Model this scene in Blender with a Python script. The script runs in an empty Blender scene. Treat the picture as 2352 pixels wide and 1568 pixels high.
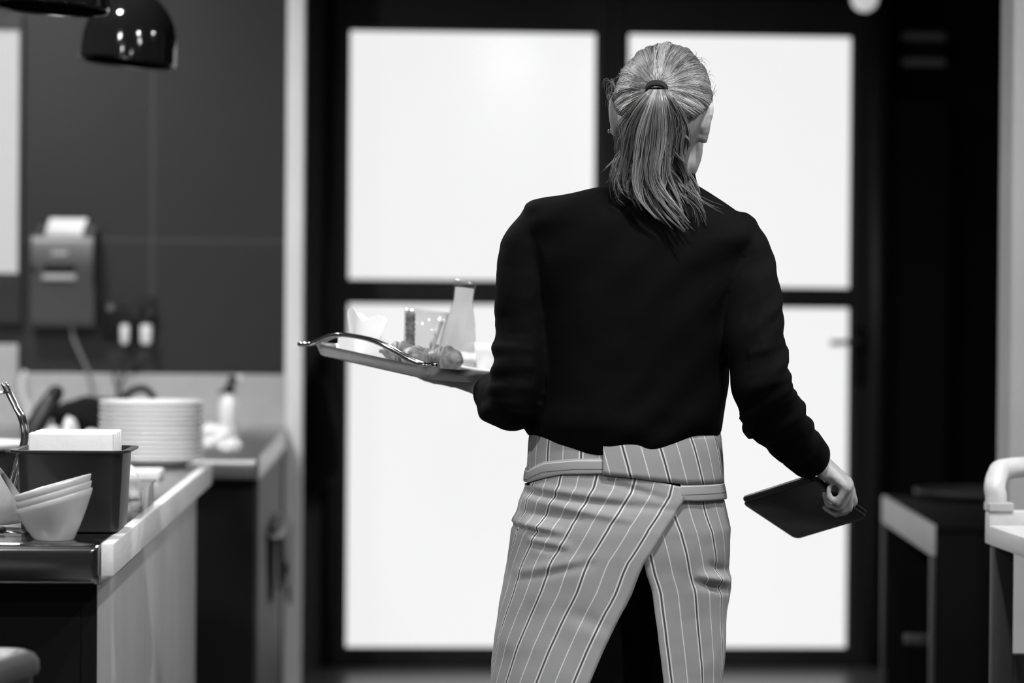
import bpy, bmesh, math, random
from mathutils import Vector, Matrix, noise, Quaternion
random.seed(7)
R = math.radians
PI = math.pi
S = bpy.context.scene
COL = S.collection

# ------------------------------------------------------------------ camera
CAMZ = 1.24
LENS = 85.0
FPX = LENS / 36.0 * 2352
YAW, PITCH, ROLL = R(2.99), R(0.44), R(0.45)
cd = bpy.data.cameras.new('camera'); cam = bpy.data.objects.new('camera', cd); COL.objects.link(cam)
cd.lens = LENS; cd.sensor_width = 36.0; cd.clip_start = 0.05; cd.clip_end = 100
CR = Matrix.Rotation(-YAW, 3, 'Z') @ Matrix.Rotation(PI/2 - PITCH, 3, 'X') @ Matrix.Rotation(ROLL, 3, 'Z')
cam.matrix_world = Matrix.Translation((0, 0, CAMZ)) @ CR.to_4x4()
cd.dof.use_dof = True; cd.dof.focus_distance = 3.93; cd.dof.aperture_fstop = 2.4
S.camera = cam
# ------------------------------------------------------------------ world, exposure
S.view_settings.view_transform = 'Standard'; S.view_settings.look = 'None'
S.view_settings.gamma = 1.0; S.view_settings.use_curve_mapping = False
S.view_settings.exposure = 0.0
W = bpy.data.worlds.new('world'); S.world = W; W.use_nodes = True
W.node_tree.nodes['Background'].inputs[0].default_value = (0.01, 0.01, 0.01, 1)
LAMP = 1250.0       # radiance of the ceiling downlight lenses
PANE = 0.86        # daylight seen through the frosted panes

CAMP = Vector((0, 0, CAMZ))
def ray(px, py):
    return CR @ Vector(((px - 1176) / FPX, (784 - py) / FPX, -1.0))
def P(px, py, Y):                    # the world point at depth Y seen at that place of the photo
    d = ray(px, py); return CAMP + d * (Y / d.y)
def PZ(px, py, z):
    d = ray(px, py); return CAMP + d * ((z - CAMZ) / d.z)
def PX(px, py, x):
    d = ray(px, py); return CAMP + d * (x / d.x)

# ------------------------------------------------------------------ materials
def mat(name, v, rough=0.5, metal=0.0, var=0.06, scale=18.0, bump=0.0, bscale=60.0, spec=0.5,
        emit=0.0, stretch=(1, 1, 1), coat=0.0, sheen=0.0, trans=0.0, alpha=1.0, ior=1.45):
    m = bpy.data.materials.new(name); m.use_nodes = True
    nt = m.node_tree; b = nt.nodes['Principled BSDF']
    tc = nt.nodes.new('ShaderNodeTexCoord'); mp = nt.nodes.new('ShaderNodeMapping')
    mp.inputs['Scale'].default_value = stretch
    nt.links.new(tc.outputs['Object'], mp.inputs[0])
    n = nt.nodes.new('ShaderNodeTexNoise'); n.inputs['Scale'].default_value = scale; n.inputs['Detail'].default_value = 4
    nt.links.new(mp.outputs[0], n.inputs['Vector'])
    mr = nt.nodes.new('ShaderNodeMapRange')
    mr.inputs['From Min'].default_value = 0.3; mr.inputs['From Max'].default_value = 0.7
    mr.inputs['To Min'].default_value = v * (1 - var); mr.inputs['To Max'].default_value = v * (1 + var)
    nt.links.new(n.outputs['Fac'], mr.inputs['Value'])
    cb = nt.nodes.new('ShaderNodeCombineColor')
    for i in range(3): nt.links.new(mr.outputs[0], cb.inputs[i])
    nt.links.new(cb.outputs[0], b.inputs['Base Color'])
    b.inputs['Roughness'].default_value = rough; b.inputs['Metallic'].default_value = metal
    b.inputs['Specular IOR Level'].default_value = spec; b.inputs['IOR'].default_value = ior
    b.inputs['Coat Weight'].default_value = coat; b.inputs['Coat Roughness'].default_value = 0.15
    b.inputs['Sheen Weight'].default_value = sheen
    b.inputs['Transmission Weight'].default_value = trans
    b.inputs['Alpha'].default_value = alpha
    if emit:
        b.inputs['Emission Color'].default_value = (1, 1, 1, 1); b.inputs['Emission Strength'].default_value = emit
    if bump:
        n2 = nt.nodes.new('ShaderNodeTexNoise'); n2.inputs['Scale'].default_value = bscale; n2.inputs['Detail'].default_value = 5
        nt.links.new(mp.outputs[0], n2.inputs['Vector'])
        bp = nt.nodes.new('ShaderNodeBump'); bp.inputs['Strength'].default_value = bump; bp.inputs['Distance'].default_value = 0.004
        nt.links.new(n2.outputs['Fac'], bp.inputs['Height']); nt.links.new(bp.outputs[0], b.inputs['Normal'])
    return m

M = {}
M['floor'] = mat('floor_vinyl', 0.075, 0.30, var=0.15, scale=3, bump=0.05)
M['ceiling'] = mat('ceiling_dark', 0.03, 0.8)
M['wall_dark'] = mat('dark_plaster', 0.022, 0.6, var=0.12, scale=4)
M['wall_black'] = mat('black_wall', 0.005, 0.7, var=0.12, scale=4, spec=0.15)
M['wall_grey'] = mat('grey_plaster', 0.78, 0.7, var=0.04, scale=4)
M['frame'] = mat('dark_door_metal', 0.020, 0.45, var=0.1, spec=0.4)
M['pane'] = mat('frosted_pane', 0.25, 0.16, var=0.02, scale=6, emit=PANE, spec=0.4)
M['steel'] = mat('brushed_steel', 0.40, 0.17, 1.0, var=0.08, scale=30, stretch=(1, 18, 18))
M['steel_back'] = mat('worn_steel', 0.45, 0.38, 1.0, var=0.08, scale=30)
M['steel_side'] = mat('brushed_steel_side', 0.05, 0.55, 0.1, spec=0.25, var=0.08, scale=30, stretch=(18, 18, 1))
M['steel_dull'] = mat('dull_steel', 0.42, 0.5, 0.3, var=0.06, scale=12)
M['steel_polished'] = mat('polished_steel', 0.5, 0.12, 1.0, var=0.05)
M['chrome'] = mat('chrome', 0.75, 0.08, 1.0, var=0.02)
M['black_metal'] = mat('black_gloss_enamel', 0.006, 0.08, 0.0, spec=0.5)
M['black'] = mat('black_laminate', 0.006, 0.5, spec=0.25)
M['black_cloth'] = mat('black_cloth', 0.008, 0.9, spec=0.1, bump=0.2)
M['pan_black'] = mat('black_plastic_pan', 0.020, 0.42, var=0.1, scale=25)
M['dark_plastic'] = mat('dark_plastic', 0.012, 0.4)
M['grey_plastic'] = mat('grey_plastic', 0.055, 0.4, var=0.06)
M['white_plastic'] = mat('white_plastic', 0.75, 0.4, var=0.03)
M['porcelain'] = mat('white_porcelain', 0.80, 0.18, var=0.02, spec=0.5)
M['porcelain_grey'] = mat('grey_white_porcelain', 0.44, 0.22, var=0.03, spec=0.5)
M['paper'] = mat('white_paper', 0.70, 0.85, var=0.03, bump=0.15, bscale=90)
M['paper_grey'] = mat('waxed_paper', 0.52, 0.6, var=0.12, scale=30, bump=0.2)
M['wood'] = mat('pale_wood_panel', 0.40, 0.5, var=0.10, scale=9, stretch=(1.4, 1.4, 0.12))
M['wood_trim'] = mat('pale_wood_trim', 0.66, 0.5, var=0.05, scale=20, stretch=(6, 0.6, 6))
M['wood_light'] = mat('pale_beech', 0.52, 0.42, var=0.06, scale=14, stretch=(5, 0.6, 5))
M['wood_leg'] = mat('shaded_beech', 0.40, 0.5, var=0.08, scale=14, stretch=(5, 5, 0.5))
M['chair_dark'] = mat('dark_chair_leg', 0.03, 0.5)  # near-black legs and stretchers, far darker than the seat
M['table_side'] = mat('table_side_laminate', 0.34, 0.5, var=0.05)
M['table_black'] = mat('table_black_laminate', 0.004, 0.7, spec=0.08)
M['tray_steel'] = mat('tray_steel', 0.65, 0.32, 1.0, var=0.1, scale=30)
M['juice'] = mat('pale_juice', 0.85, 0.5, var=0.02, sheen=0.0)
M['glass'] = mat('clear_glass', 0.97, 0.02, trans=1.0, var=0.0, ior=1.3)
M['clear_plastic'] = mat('clear_plastic', 0.85, 0.12, var=0.02, trans=0.92, ior=1.1, spec=0.4)
M['crust'] = mat('croissant_crust', 0.15, 0.45, var=0.65, scale=55, bump=0.3)
M['bread'] = mat('bread_stick', 0.16, 0.6, var=0.6, scale=90, bump=0.5)
M['herb'] = mat('herb', 0.10, 0.6)
M['skin'] = mat('skin', 0.30, 0.45, var=0.06, scale=30, bump=0.06, bscale=250, spec=0.4)
M['eye'] = mat('eye_white', 0.7, 0.15)
M['blouse'] = mat('dark_blouse', 0.0018, 0.8, var=0.1, spec=0.06, bump=0.12, bscale=40)
M['trousers'] = mat('black_trousers', 0.004, 0.9, spec=0.08)
M['shoe'] = mat('black_shoe', 0.008, 0.4)
M['folder'] = mat('black_leather_folder', 0.012, 0.3, var=0.15, scale=60, bump=0.12, bscale=200, spec=0.5)
M['folder_edge'] = mat('folder_edge', 0.06, 0.4)
M['elastic'] = mat('black_elastic', 0.004, 0.8)
M['cable_grey'] = mat('grey_cable', 0.2, 0.5)
M['cable_dark'] = mat('dark_cable', 0.03, 0.5)
M['lens'] = mat('lamp_lens', 0.8, 0.4, emit=LAMP)
M['globe'] = mat('lamp_globe', 0.5, 0.4, emit=0.5)
M['display'] = mat('dark_display', 0.012, 0.2)
M['label_strip'] = mat('pale_label', 0.34, 0.5)
M['tile'] = None
def mix_material(name, first, second, fac, col=0.9, col2=0.9, rough=0.03):
    m = bpy.data.materials.new(name); m.use_nodes = True; nt = m.node_tree
    nt.nodes.remove(nt.nodes['Principled BSDF']); out = [n for n in nt.nodes if n.type == 'OUTPUT_MATERIAL'][0]
    a, b = nt.nodes.new(first), nt.nodes.new(second); mx = nt.nodes.new('ShaderNodeMixShader')
    tc = nt.nodes.new('ShaderNodeTexCoord'); n = nt.nodes.new('ShaderNodeTexNoise'); n.inputs['Scale'].default_value = 25
    nt.links.new(tc.outputs['Object'], n.inputs['Vector'])
    for sh, c in ((a, col), (b, col2)):
        mr = nt.nodes.new('ShaderNodeMapRange'); mr.inputs['To Min'].default_value = c*0.97; mr.inputs['To Max'].default_value = c*1.03
        nt.links.new(n.outputs['Fac'], mr.inputs['Value']); cb = nt.nodes.new('ShaderNodeCombineColor')
        for i in range(3): nt.links.new(mr.outputs[0], cb.inputs[i])
        nt.links.new(cb.outputs[0], sh.inputs['Color'])
        if 'Roughness' in sh.inputs: sh.inputs['Roughness'].default_value = rough
    if fac is None:
        fr = nt.nodes.new('ShaderNodeLayerWeight'); fr.inputs['Blend'].default_value = 0.18; pw_ = nt.nodes.new('ShaderNodeMath'); pw_.operation = 'MULTIPLY'; pw_.inputs[1].default_value = 0.35
        nt.links.new(fr.outputs['Facing'], pw_.inputs[0]); nt.links.new(pw_.outputs[0], mx.inputs[0])
    else: mx.inputs[0].default_value = fac
    nt.links.new(a.outputs[0], mx.inputs[1]); nt.links.new(b.outputs[0], mx.inputs[2]); nt.links.new(mx.outputs[0], out.inputs['Surface'])
    return m
M['glass'] = mix_material('thin_clear_glass', 'ShaderNodeBsdfTransparent', 'ShaderNodeBsdfGlossy', None, 0.95, 0.8)
M['clear_plastic'] = mix_material('thin_clear_plastic', 'ShaderNodeBsdfTransparent', 'ShaderNodeBsdfGlossy', None, 0.92, 0.8, 0.08)
M['juice'] = mix_material('backlit_milk', 'ShaderNodeBsdfTranslucent', 'ShaderNodeBsdfTransparent', 0.42, 0.97, 0.97)
M['thin_paper'] = mix_material('backlit_paper', 'ShaderNodeBsdfDiffuse', 'ShaderNodeBsdfTranslucent', 0.5, 0.9, 0.95)

def tile_material():
    m = bpy.data.materials.new('dark_wall_tiles'); m.use_nodes = True
    nt = m.node_tree; b = nt.nodes['Principled BSDF']
    tc = nt.nodes.new('ShaderNodeTexCoord'); sep = nt.nodes.new('ShaderNodeSeparateXYZ')
    nt.links.new(tc.outputs['Object'], sep.inputs[0])
    gx = P(350, 400, 7.75).x; gz = P(450, 552, 7.75).z
    outs = []
    for axis, g0, per in ((0, gx, 0.60), (2, gz, 1.2)):
        a = nt.nodes.new('ShaderNodeMath'); a.operation = 'SUBTRACT'; a.inputs[1].default_value = g0 - per / 2
        nt.links.new(sep.outputs[axis], a.inputs[0])
        w = nt.nodes.new('ShaderNodeMath'); w.operation = 'FLOORED_MODULO'; w.inputs[1].default_value = per
        nt.links.new(a.outputs[0], w.inputs[0])
        c = nt.nodes.new('ShaderNodeMath'); c.operation = 'SUBTRACT'; c.inputs[1].default_value = per / 2
        nt.links.new(w.outputs[0], c.inputs[0])
        d = nt.nodes.new('ShaderNodeMath'); d.operation = 'ABSOLUTE'; nt.links.new(c.outputs[0], d.inputs[0])
        e = nt.nodes.new('ShaderNodeMath'); e.operation = 'LESS_THAN'; e.inputs[1].default_value = 0.0045
        nt.links.new(d.outputs[0], e.inputs[0]); outs.append(e)
    mx = nt.nodes.new('ShaderNodeMath'); mx.operation = 'MAXIMUM'
    nt.links.new(outs[0].outputs[0], mx.inputs[0]); nt.links.new(outs[1].outputs[0], mx.inputs[1])
    n = nt.nodes.new('ShaderNodeTexNoise'); n.inputs['Scale'].default_value = 2.5; n.inputs['Detail'].default_value = 6
    nt.links.new(tc.outputs['Object'], n.inputs['Vector'])
    mr = nt.nodes.new('ShaderNodeMapRange'); mr.inputs['To Min'].default_value = 0.016; mr.inputs['To Max'].default_value = 0.024
    nt.links.new(n.outputs['Fac'], mr.inputs['Value'])
    mix = nt.nodes.new('ShaderNodeMix'); mix.data_type = 'FLOAT'
    nt.links.new(mx.outputs[0], mix.inputs[0]); nt.links.new(mr.outputs[0], mix.inputs[2]); mix.inputs[3].default_value = 0.05
    cb = nt.nodes.new('ShaderNodeCombineColor')
    for i in range(3): nt.links.new(mix.outputs[0], cb.inputs[i])
    nt.links.new(cb.outputs[0], b.inputs['Base Color']); b.inputs['Roughness'].default_value = 0.55
    b.inputs['Specular IOR Level'].default_value = 0.3
    return m
M['tile'] = tile_material()

def cloth_material(name, base, mode):
    """striped apron cloth; UV.x is metres across the stripes, UV.y metres along a strap's width"""
    m = bpy.data.materials.new(name); m.use_nodes = True
    nt = m.node_tree; b = nt.nodes['Principled BSDF']
    uv = nt.nodes.new('ShaderNodeUVMap'); uv.uv_map = 'UVMap'
    sep = nt.nodes.new('ShaderNodeSeparateXYZ'); nt.links.new(uv.outputs[0], sep.inputs[0])
    def mth(op, a, bb=None):
        x = nt.nodes.new('ShaderNodeMath'); x.operation = op
        for i, v in enumerate((a, bb)):
            if v is None: continue
            if isinstance(v, (int, float)): x.inputs[i].default_value = v
            else: nt.links.new(v, x.inputs[i])
        return x.outputs[0]
    def line(u, c, w):                       # 1 inside a line of half width w at c
        return mth('LESS_THAN', mth('ABSOLUTE', mth('SUBTRACT', u, c)), w)
    if mode == 'stripes':
        u = mth('FLOORED_MODULO', sep.outputs[0], 0.0615)
        light = mth('MAXIMUM', mth('MAXIMUM', line(u, 0.0225, 0.0011), line(u, 0.0285, 0.0011)), line(u, 0.0555, 0.0009))
        dark = line(u, 0.0255, 0.0014)
    else:
        light = mth('MAXIMUM', line(sep.outputs[1], 0.0035, 0.0008), line(sep.outputs[1], 0.5, 0.0008)); dark = line(sep.outputs[1], 0.017, 0.0006)
    tc = nt.nodes.new('ShaderNodeTexCoord')
    n = nt.nodes.new('ShaderNodeTexNoise'); n.inputs['Scale'].default_value = 14; n.inputs['Detail'].default_value = 8
    nt.links.new(tc.outputs['Object'], n.inputs['Vector'])
    v = mth('MULTIPLY', mth('ADD', mth('MULTIPLY', n.outputs['Fac'], 0.16), 0.92), base)
    v = mth('ADD', mth('MULTIPLY', v, mth('SUBTRACT', 1.0, light)), mth('MULTIPLY', light, min(0.85, base * 2.1)))
    v = mth('ADD', mth('MULTIPLY', v, mth('SUBTRACT', 1.0, dark)), mth('MULTIPLY', dark, base * 0.22))
    cb = nt.nodes.new('ShaderNodeCombineColor')
    for i in range(3): nt.links.new(v, cb.inputs[i])
    nt.links.new(cb.outputs[0], b.inputs['Base Color'])
    b.inputs['Roughness'].default_value = 0.9; b.inputs['Specular IOR Level'].default_value = 0.15
    n2 = nt.nodes.new('ShaderNodeTexNoise'); n2.inputs['Scale'].default_value = 500
    nt.links.new(tc.outputs['Object'], n2.inputs['Vector'])
    bp = nt.nodes.new('ShaderNodeBump'); bp.inputs['Strength'].default_value = 0.25; bp.inputs['Distance'].default_value = 0.001
    nt.links.new(n2.outputs['Fac'], bp.inputs['Height']); nt.links.new(bp.outputs[0], b.inputs['Normal'])
    return m
M['apron'] = cloth_material('striped_apron_cloth', 0.275, 'stripes')
M['strap'] = cloth_material('apron_strap_cloth', 0.275, 'strap')

def hair_material():
    m = bpy.data.materials.new('blonde_hair'); m.use_nodes = True
    nt = m.node_tree; b = nt.nodes['Principled BSDF']
    g = nt.nodes.new('ShaderNodeNewGeometry')
    cr = nt.nodes.new('ShaderNodeValToRGB')
    cr.color_ramp.elements[0].color = (0.012, 0.012, 0.012, 1); cr.color_ramp.elements[1].color = (0.28, 0.28, 0.28, 1)
    cr.color_ramp.elements[1].position = 1.0
    at = nt.nodes.new('ShaderNodeAttribute'); at.attribute_name = 'shade'
    mxh = nt.nodes.new('ShaderNodeMath'); mxh.operation = 'MULTIPLY_ADD'; mxh.inputs[1].default_value = 0.38
    nt.links.new(g.outputs['Random Per Island'], mxh.inputs[0]); nt.links.new(at.outputs['Fac'], mxh.inputs[2])
    nt.links.new(mxh.outputs[0], cr.inputs[0]); nt.links.new(cr.outputs[0], b.inputs['Base Color'])
    b.inputs['Roughness'].default_value = 0.38; b.inputs['Specular IOR Level'].default_value = 0.6
    return m
M['hair'] = hair_material()
M['hair_cap'] = mat('hair_base', 0.03, 0.5, var=0.3, scale=60)

# ------------------------------------------------------------------ object helpers
def link(name, me, material, parent=None, smooth=False, auto=False):
    o = bpy.data.objects.new(name, me); COL.objects.link(o)
    if material is not None and not me.materials: me.materials.append(material)
    if parent is not None:
        o.parent = parent
        o.matrix_parent_inverse = parent.matrix_world.inverted()
    if smooth:
        for p in me.polygons: p.use_smooth = True
    return o
def obj(name, bm, material, parent=None, smooth=False, sharp=None):
    bmesh.ops.recalc_face_normals(bm, faces=bm.faces)
    if sharp:
        for e in bm.edges:
            if len(e.link_faces) == 2 and e.calc_face_angle(0) > R(sharp): e.smooth = False
    me = bpy.data.meshes.new(name); bm.to_mesh(me); bm.free()
    return link(name, me, material, parent, smooth or bool(sharp))
def tag(o, label, cat, group=None):
    o['label'] = label; o['category'] = cat
    if group: o['group'] = group
    return o
def thing(name, label, cat, loc=(0, 0, 0), group=None, rot=None):
    o = bpy.data.objects.new(name, None); COL.objects.link(o); o.empty_display_size = 0.05
    mw = Matrix.Translation(loc)
    if rot is not None: mw = mw @ rot.to_4x4()
    o.matrix_world = mw
    return tag(o, label, cat, group)
def struct(name, bm, m, parent=None, sharp=None):
    o = obj(name, bm, m, parent, sharp=sharp)
    if parent is None: o['kind'] = 'structure'
    return o
def nb(): return bmesh.new()
def box(bm, x0, x1, y0, y1, z0, z1, bev=0.0, seg=2, mtx=None):
    vs = [bm.verts.new((x, y, z)) for x in (x0, x1) for y in (y0, y1) for z in (z0, z1)]
    f = [(0, 1, 3, 2), (4, 6, 7, 5), (0, 4, 5, 1), (2, 3, 7, 6), (0, 2, 6, 4), (1, 5, 7, 3)]
    fs = [bm.faces.new([vs[i] for i in q]) for q in f]
    if bev:
        es = list({e for q in fs for e in q.edges})
        r = bmesh.ops.bevel(bm, geom=es, offset=bev, segments=seg, affect='EDGES', profile=0.5)
        vs = list({v for q in r['faces'] for v in q.verts} | {v for v in vs if v.is_valid})
    if mtx is not None:
        for v in vs:
            if v.is_valid: v.co = mtx @ v.co
    return vs
def rings(bm, rs, closed=True, cap=True):
    """loft through lists of points"""
    vv = [[bm.verts.new(p) for p in r] for r in rs]
    n = len(vv[0])
    for a, b in zip(vv, vv[1:]):
        for i in range(n if closed else n - 1):
            j = (i + 1) % n
            bm.faces.new((a[i], a[j], b[j], b[i]))
    if cap and closed:
        bm.faces.new(vv[0][::-1]); bm.faces.new(vv[-1])
    return vv
def lathe(bm, prof, seg=40, c=(0, 0, 0)):
    """profile [(r,z)...]; r==0 ends close to a point"""
    rows = []
    for r, z in prof:
        if r < 1e-6: rows.append([bm.verts.new((c[0], c[1], c[2] + z))])
        else: rows.append([bm.verts.new((c[0] + r * math.cos(2*PI*i/seg), c[1] + r * math.sin(2*PI*i/seg), c[2] + z)) for i in range(seg)])
    for a, b in zip(rows, rows[1:]):
        for i in range(seg):
            j = (i + 1) % seg
            if len(a) == 1 and len(b) == 1: continue
            if len(a) == 1: bm.faces.new((a[0], b[j], b[i]))
            elif len(b) == 1: bm.faces.new((a[i], a[j], b[0]))
            else: bm.faces.new((a[i], a[j], b[j], b[i]))
def catmull(pts, n=6):
    pts = [Vector(p) for p in pts]
    out = []
    q = [2*pts[0]-pts[1]] + pts + [2*pts[-1]-pts[-2]]
    for i in range(1, len(q) - 2):
        for k in range(n):
            t = k / n; a, b, c, d = q[i-1], q[i], q[i+1], q[i+2]
            out.append(0.5*((2*b)+(c-a)*t+(2*a-5*b+4*c-d)*t*t+(3*b-a-3*c+d)*t**3))
    out.append(pts[-1]); return out
def tube(bm, pts, rad, seg=10, flat=1.0, up=None, cap=True, dome=False):
    """tube along points; rad float or list; flat squeezes the second axis"""
    pts = [Vector(p) for p in pts]; n = len(pts)
    if isinstance(rad, (int, float)): rad = [rad] * n
    if len(rad) != n:
        m = len(rad) - 1; rr = []
        for i in range(n):
            t = i / (n - 1) * m; k = min(int(t), m - 1); rr.append(rad[k] + (rad[k+1]-rad[k]) * (t-k))
        rad = rr
    if dome:
        d0 = (pts[0]-pts[1]).normalized(); d1 = (pts[-1]-pts[-2]).normalized()
        a, b = [], []
        for f in (0.35, 0.7, 0.95):
            b.append((pts[-1] + d1*rad[-1]*f, rad[-1]*math.sqrt(1-f*f)))
            a.insert(0, (pts[0] + d0*rad[0]*f, rad[0]*math.sqrt(1-f*f)))
        rad = [x[1] for x in a] + list(rad) + [x[1] for x in b]
        pts = [x[0] for x in a] + pts + [x[0] for x in b]; n = len(pts)
    t0 = (pts[1]-pts[0]).normalized()
    u = Vector(up) if up is not None else (Vector((0, 0, 1)) if abs(t0.z) < 0.9 else Vector((1, 0, 0)))
    u = (u - t0 * u.dot(t0)).normalized()
    rs = []
    for i in range(n):
        t = (pts[min(i+1, n-1)] - pts[max(i-1, 0)]).normalized()
        u = (u - t * u.dot(t)).normalized(); v = t.cross(u)
        rs.append([pts[i] + (u*math.cos(2*PI*k/seg)*flat + v*math.sin(2*PI*k/seg))*rad[i] for k in range(seg)])
    rings(bm, rs, cap=cap)
def ellipsoid(bm, c, r, mtx=None, u=20, v=14):
    c = Vector(c)
    mm = mtx or Matrix.Identity(3)
    rows = []
    for i in range(v + 1):
        th = PI * i / v
        if i in (0, v): rows.append([bm.verts.new(c + mm @ Vector((0, 0, r[2]*math.cos(th))))])
        else: rows.append([bm.verts.new(c + mm @ Vector((r[0]*math.sin(th)*math.cos(2*PI*k/u), r[1]*math.sin(th)*math.sin(2*PI*k/u), r[2]*math.cos(th)))) for k in range(u)])
    for a, b in zip(rows, rows[1:]):
        for k in range(u):
            j = (k+1) % u
            if len(a) == 1: bm.faces.new((a[0], b[k], b[j]))
            elif len(b) == 1: bm.faces.new((a[k], b[0], a[j]))
            else: bm.faces.new((a[k], b[k], b[j], a[j]))
def rrect(w, d, r, z, seg=6, inset=0.0):
    w2, d2 = w/2 - inset, d/2 - inset; r = max(r - inset, 0.001)
    out = []
    for cx, cy, a0 in ((w2-r, d2-r, 0), (-w2+r, d2-r, 90), (-w2+r, -d2+r, 180), (w2-r, -d2+r, 270)):
        for k in range(seg + 1):
            a = R(a0 + 90*k/seg); out.append(Vector((cx + r*math.cos(a), cy + r*math.sin(a), z)))
    return out
def remesh(name, bm, voxel, smooth_it=4, fac=0.5):
    bmesh.ops.recalc_face_normals(bm, faces=bm.faces)
    me = bpy.data.meshes.new('tmp'); bm.to_mesh(me); bm.free()
    o = bpy.data.objects.new('tmp', me); COL.objects.link(o)
    m = o.modifiers.new('r', 'REMESH'); m.mode = 'VOXEL'; m.voxel_size = voxel; m.use_smooth_shade = True
    s = o.modifiers.new('s', 'SMOOTH'); s.iterations = smooth_it; s.factor = fac
    dg = bpy.context.evaluated_depsgraph_get(); dg.update()
    out = bpy.data.meshes.new_from_object(o.evaluated_get(dg)); out.name = name
    COL.objects.unlink(o); bpy.data.objects.remove(o); bpy.data.meshes.remove(me)
    return out
def copy_thing(root, mw, label=None, group=None):
    c = root.copy(); COL.objects.link(c); c.matrix_world = mw
    if label: c['label'] = label
    if group: c['group'] = group
    for ch in list(root.children):
        k = ch.copy(); COL.objects.link(k); k.parent = c; k.matrix_parent_inverse = ch.matrix_parent_inverse.copy()
        for g in list(ch.children):
            q = g.copy(); COL.objects.link(q); q.parent = k; q.matrix_parent_inverse = g.matrix_parent_inverse.copy()
    return c
def lerp_tab(tab, x):
    if x <= tab[0][0]: return tab[0][1:] if len(tab[0]) > 2 else tab[0][1]
    for a, b in zip(tab, tab[1:]):
        if x <= b[0]:
            t = (x-a[0])/(b[0]-a[0])
            r = tuple(p+(q-p)*t for p, q in zip(a[1:], b[1:])); return r if len(r) > 1 else r[0]
    r = tab[-1][1:]; return r if len(r) > 1 else r[0]

# ================================================================== SETTING
YD, YT = 8.73, 7.75            # door wall, tiled wall
XL, XR, YB, ZC = -2.6, 3.2, -1.2, 2.85
b = nb(); box(b, XL, XR, YB, YD+0.2, -0.05, 0); struct('floor', b, M['floor'])
b = nb(); box(b, XL, XR, YB, YD+0.2, ZC, ZC+0.05); struct('ceiling', b, M['ceiling'])
b = nb(); box(b, XL-0.05, XL, YB, YD+0.2, 0, ZC); struct('wall_left', b, M['wall_dark'])
b = nb(); box(b, XR, XR+0.05, YB, YD+0.2, 0, ZC); struct('wall_right', b, M['wall_dark'])
b = nb(); box(b, XL, XR, YB-0.05, YB, 0, ZC); struct('wall_near', b, M['wall_dark'])
b = nb(); box(b, XL, XR, YD+0.1, YD+0.2, 0, ZC); struct('wall_back', b, M['wall_black'])
# tiled partition behind the back counter, its bright end post
xpost0, xpost1 = P(656, 700, YT).x, P(696, 700, YT).x
xtile = P(47, 700, YT).x
b = nb(); box(b, XL, xpost0, YT, YT+0.06, 0, ZC); struct('wall_tiled', b, M['tile'])
b = nb(); box(b, xpost0, xpost1, YT-0.03, YT+0.07, 0, ZC, 0.004); o = struct('trim_1', b, M['wall_grey'])
b = nb(); box(b, xpost1, xpost1+0.012, YT+0.2, YT+0.22, 0, 0.9); b.free()
# serving hatch window at the far left
z0, z1 = P(20, 627, YT).z, P(20, 70, YT).z
xw = P(46, 300, YT).x
b = nb(); box(b, xw-0.62, xw, YT-0.012, YT-0.004, z0, z1); w1 = struct('window_1', b, mat('hatch_pane', 0.15, 0.25, emit=0.45, var=0.03))
b = nb()
box(b, xw-0.66, xw+0.012, YT-0.03, YT, z0-0.16, z0, 0.003); box(b, xw-0.66, xw+0.012, YT-0.03, YT, z1, z1+0.05, 0.003); box(b, xw, xw+0.012, YT-0.03, YT, z0, z1)
obj('window_frame', b, M['frame'], w1)
# grey wall end at the far right
xg = P(2322, 784, 5.62).x
b = nb(); box(b, xg, XR, 5.62, 5.74, 0.0, ZC); struct('wall_return', b, mat('grey_wall_end', 0.36, 0.7, var=0.05, scale=3))
b = nb(); box(b, xg-0.004, XR, 5.612, 5.6195, 0.0, 0.08); struct('baseboard_right', b, M['wall_black'])

# the double glazed door
def door(idx, x0, x1, panes, hinge):
    """x0..x1 the leaf; panes: list of (xl, xr, ztop, zbot)"""
    b = nb()
    zt = 2.42
    xl, xr = panes[0][0], panes[0][1]
    y0, y1 = YD-0.02, YD+0.04
    box(b, x0, xl, y0, y1, 0.005, zt, 0.004); box(b, xr, x1, y0, y1, 0.005, zt, 0.004)
    box(b, xl, xr, y0, y1, panes[0][2], zt, 0.0); box(b, xl, xr, y0, y1, panes[1][2], panes[0][3], 0.0)
    box(b, xl, xr, y0, y1, 0.005, panes[1][3], 0.0)
    d = struct('door_%d' % idx, b, M['frame'])
    for (a, c, t, bt) in panes:
        b = nb(); box(b, a, c, YD+0.012, YD+0.022, bt, t); p = obj('pane', b, M['pane'], d)
        b = nb(); g = 0.010
        box(b, a, a+g, YD-0.006, YD+0.012, bt, t); box(b, c-g, c, YD-0.006, YD+0.012, bt, t)
        box(b, a+g, c-g, YD-0.006, YD+0.012, bt, bt+g); box(b, a+g, c-g, YD-0.006, YD+0.012, t-g, t)
        obj('glazing_bead', b, M['frame'], d)
    return d
def zz(px, py): return P(px, py, YD).z
def xx(px, py): return P(px, py, YD).x
LP0, LP1 = xx(800, 784)-0.010, xx(1362, 784)+0.010
RP0, RP1 = xx(1439, 784)-0.010, xx(1949, 784)+0.010
g = 0.010
d1 = door(1, xx(768, 784), xx(1399, 784), [(LP0, LP1, zz(1085, 74)+g, zz(1085, 643)-g), (LP0, LP1, zz(1085, 699)+g, zz(1085, 1486)-g)], 0)
d2 = door(2, xx(1401, 784), xx(1992, 784), [(RP0, RP1, zz(1700, 82)+g, zz(1700, 659)-g), (RP0, RP1, zz(1700, 706)+g, zz(1700, 1487)-g)], 1)
hx, hz = xx(1968, 790), zz(1968, 785)
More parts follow.
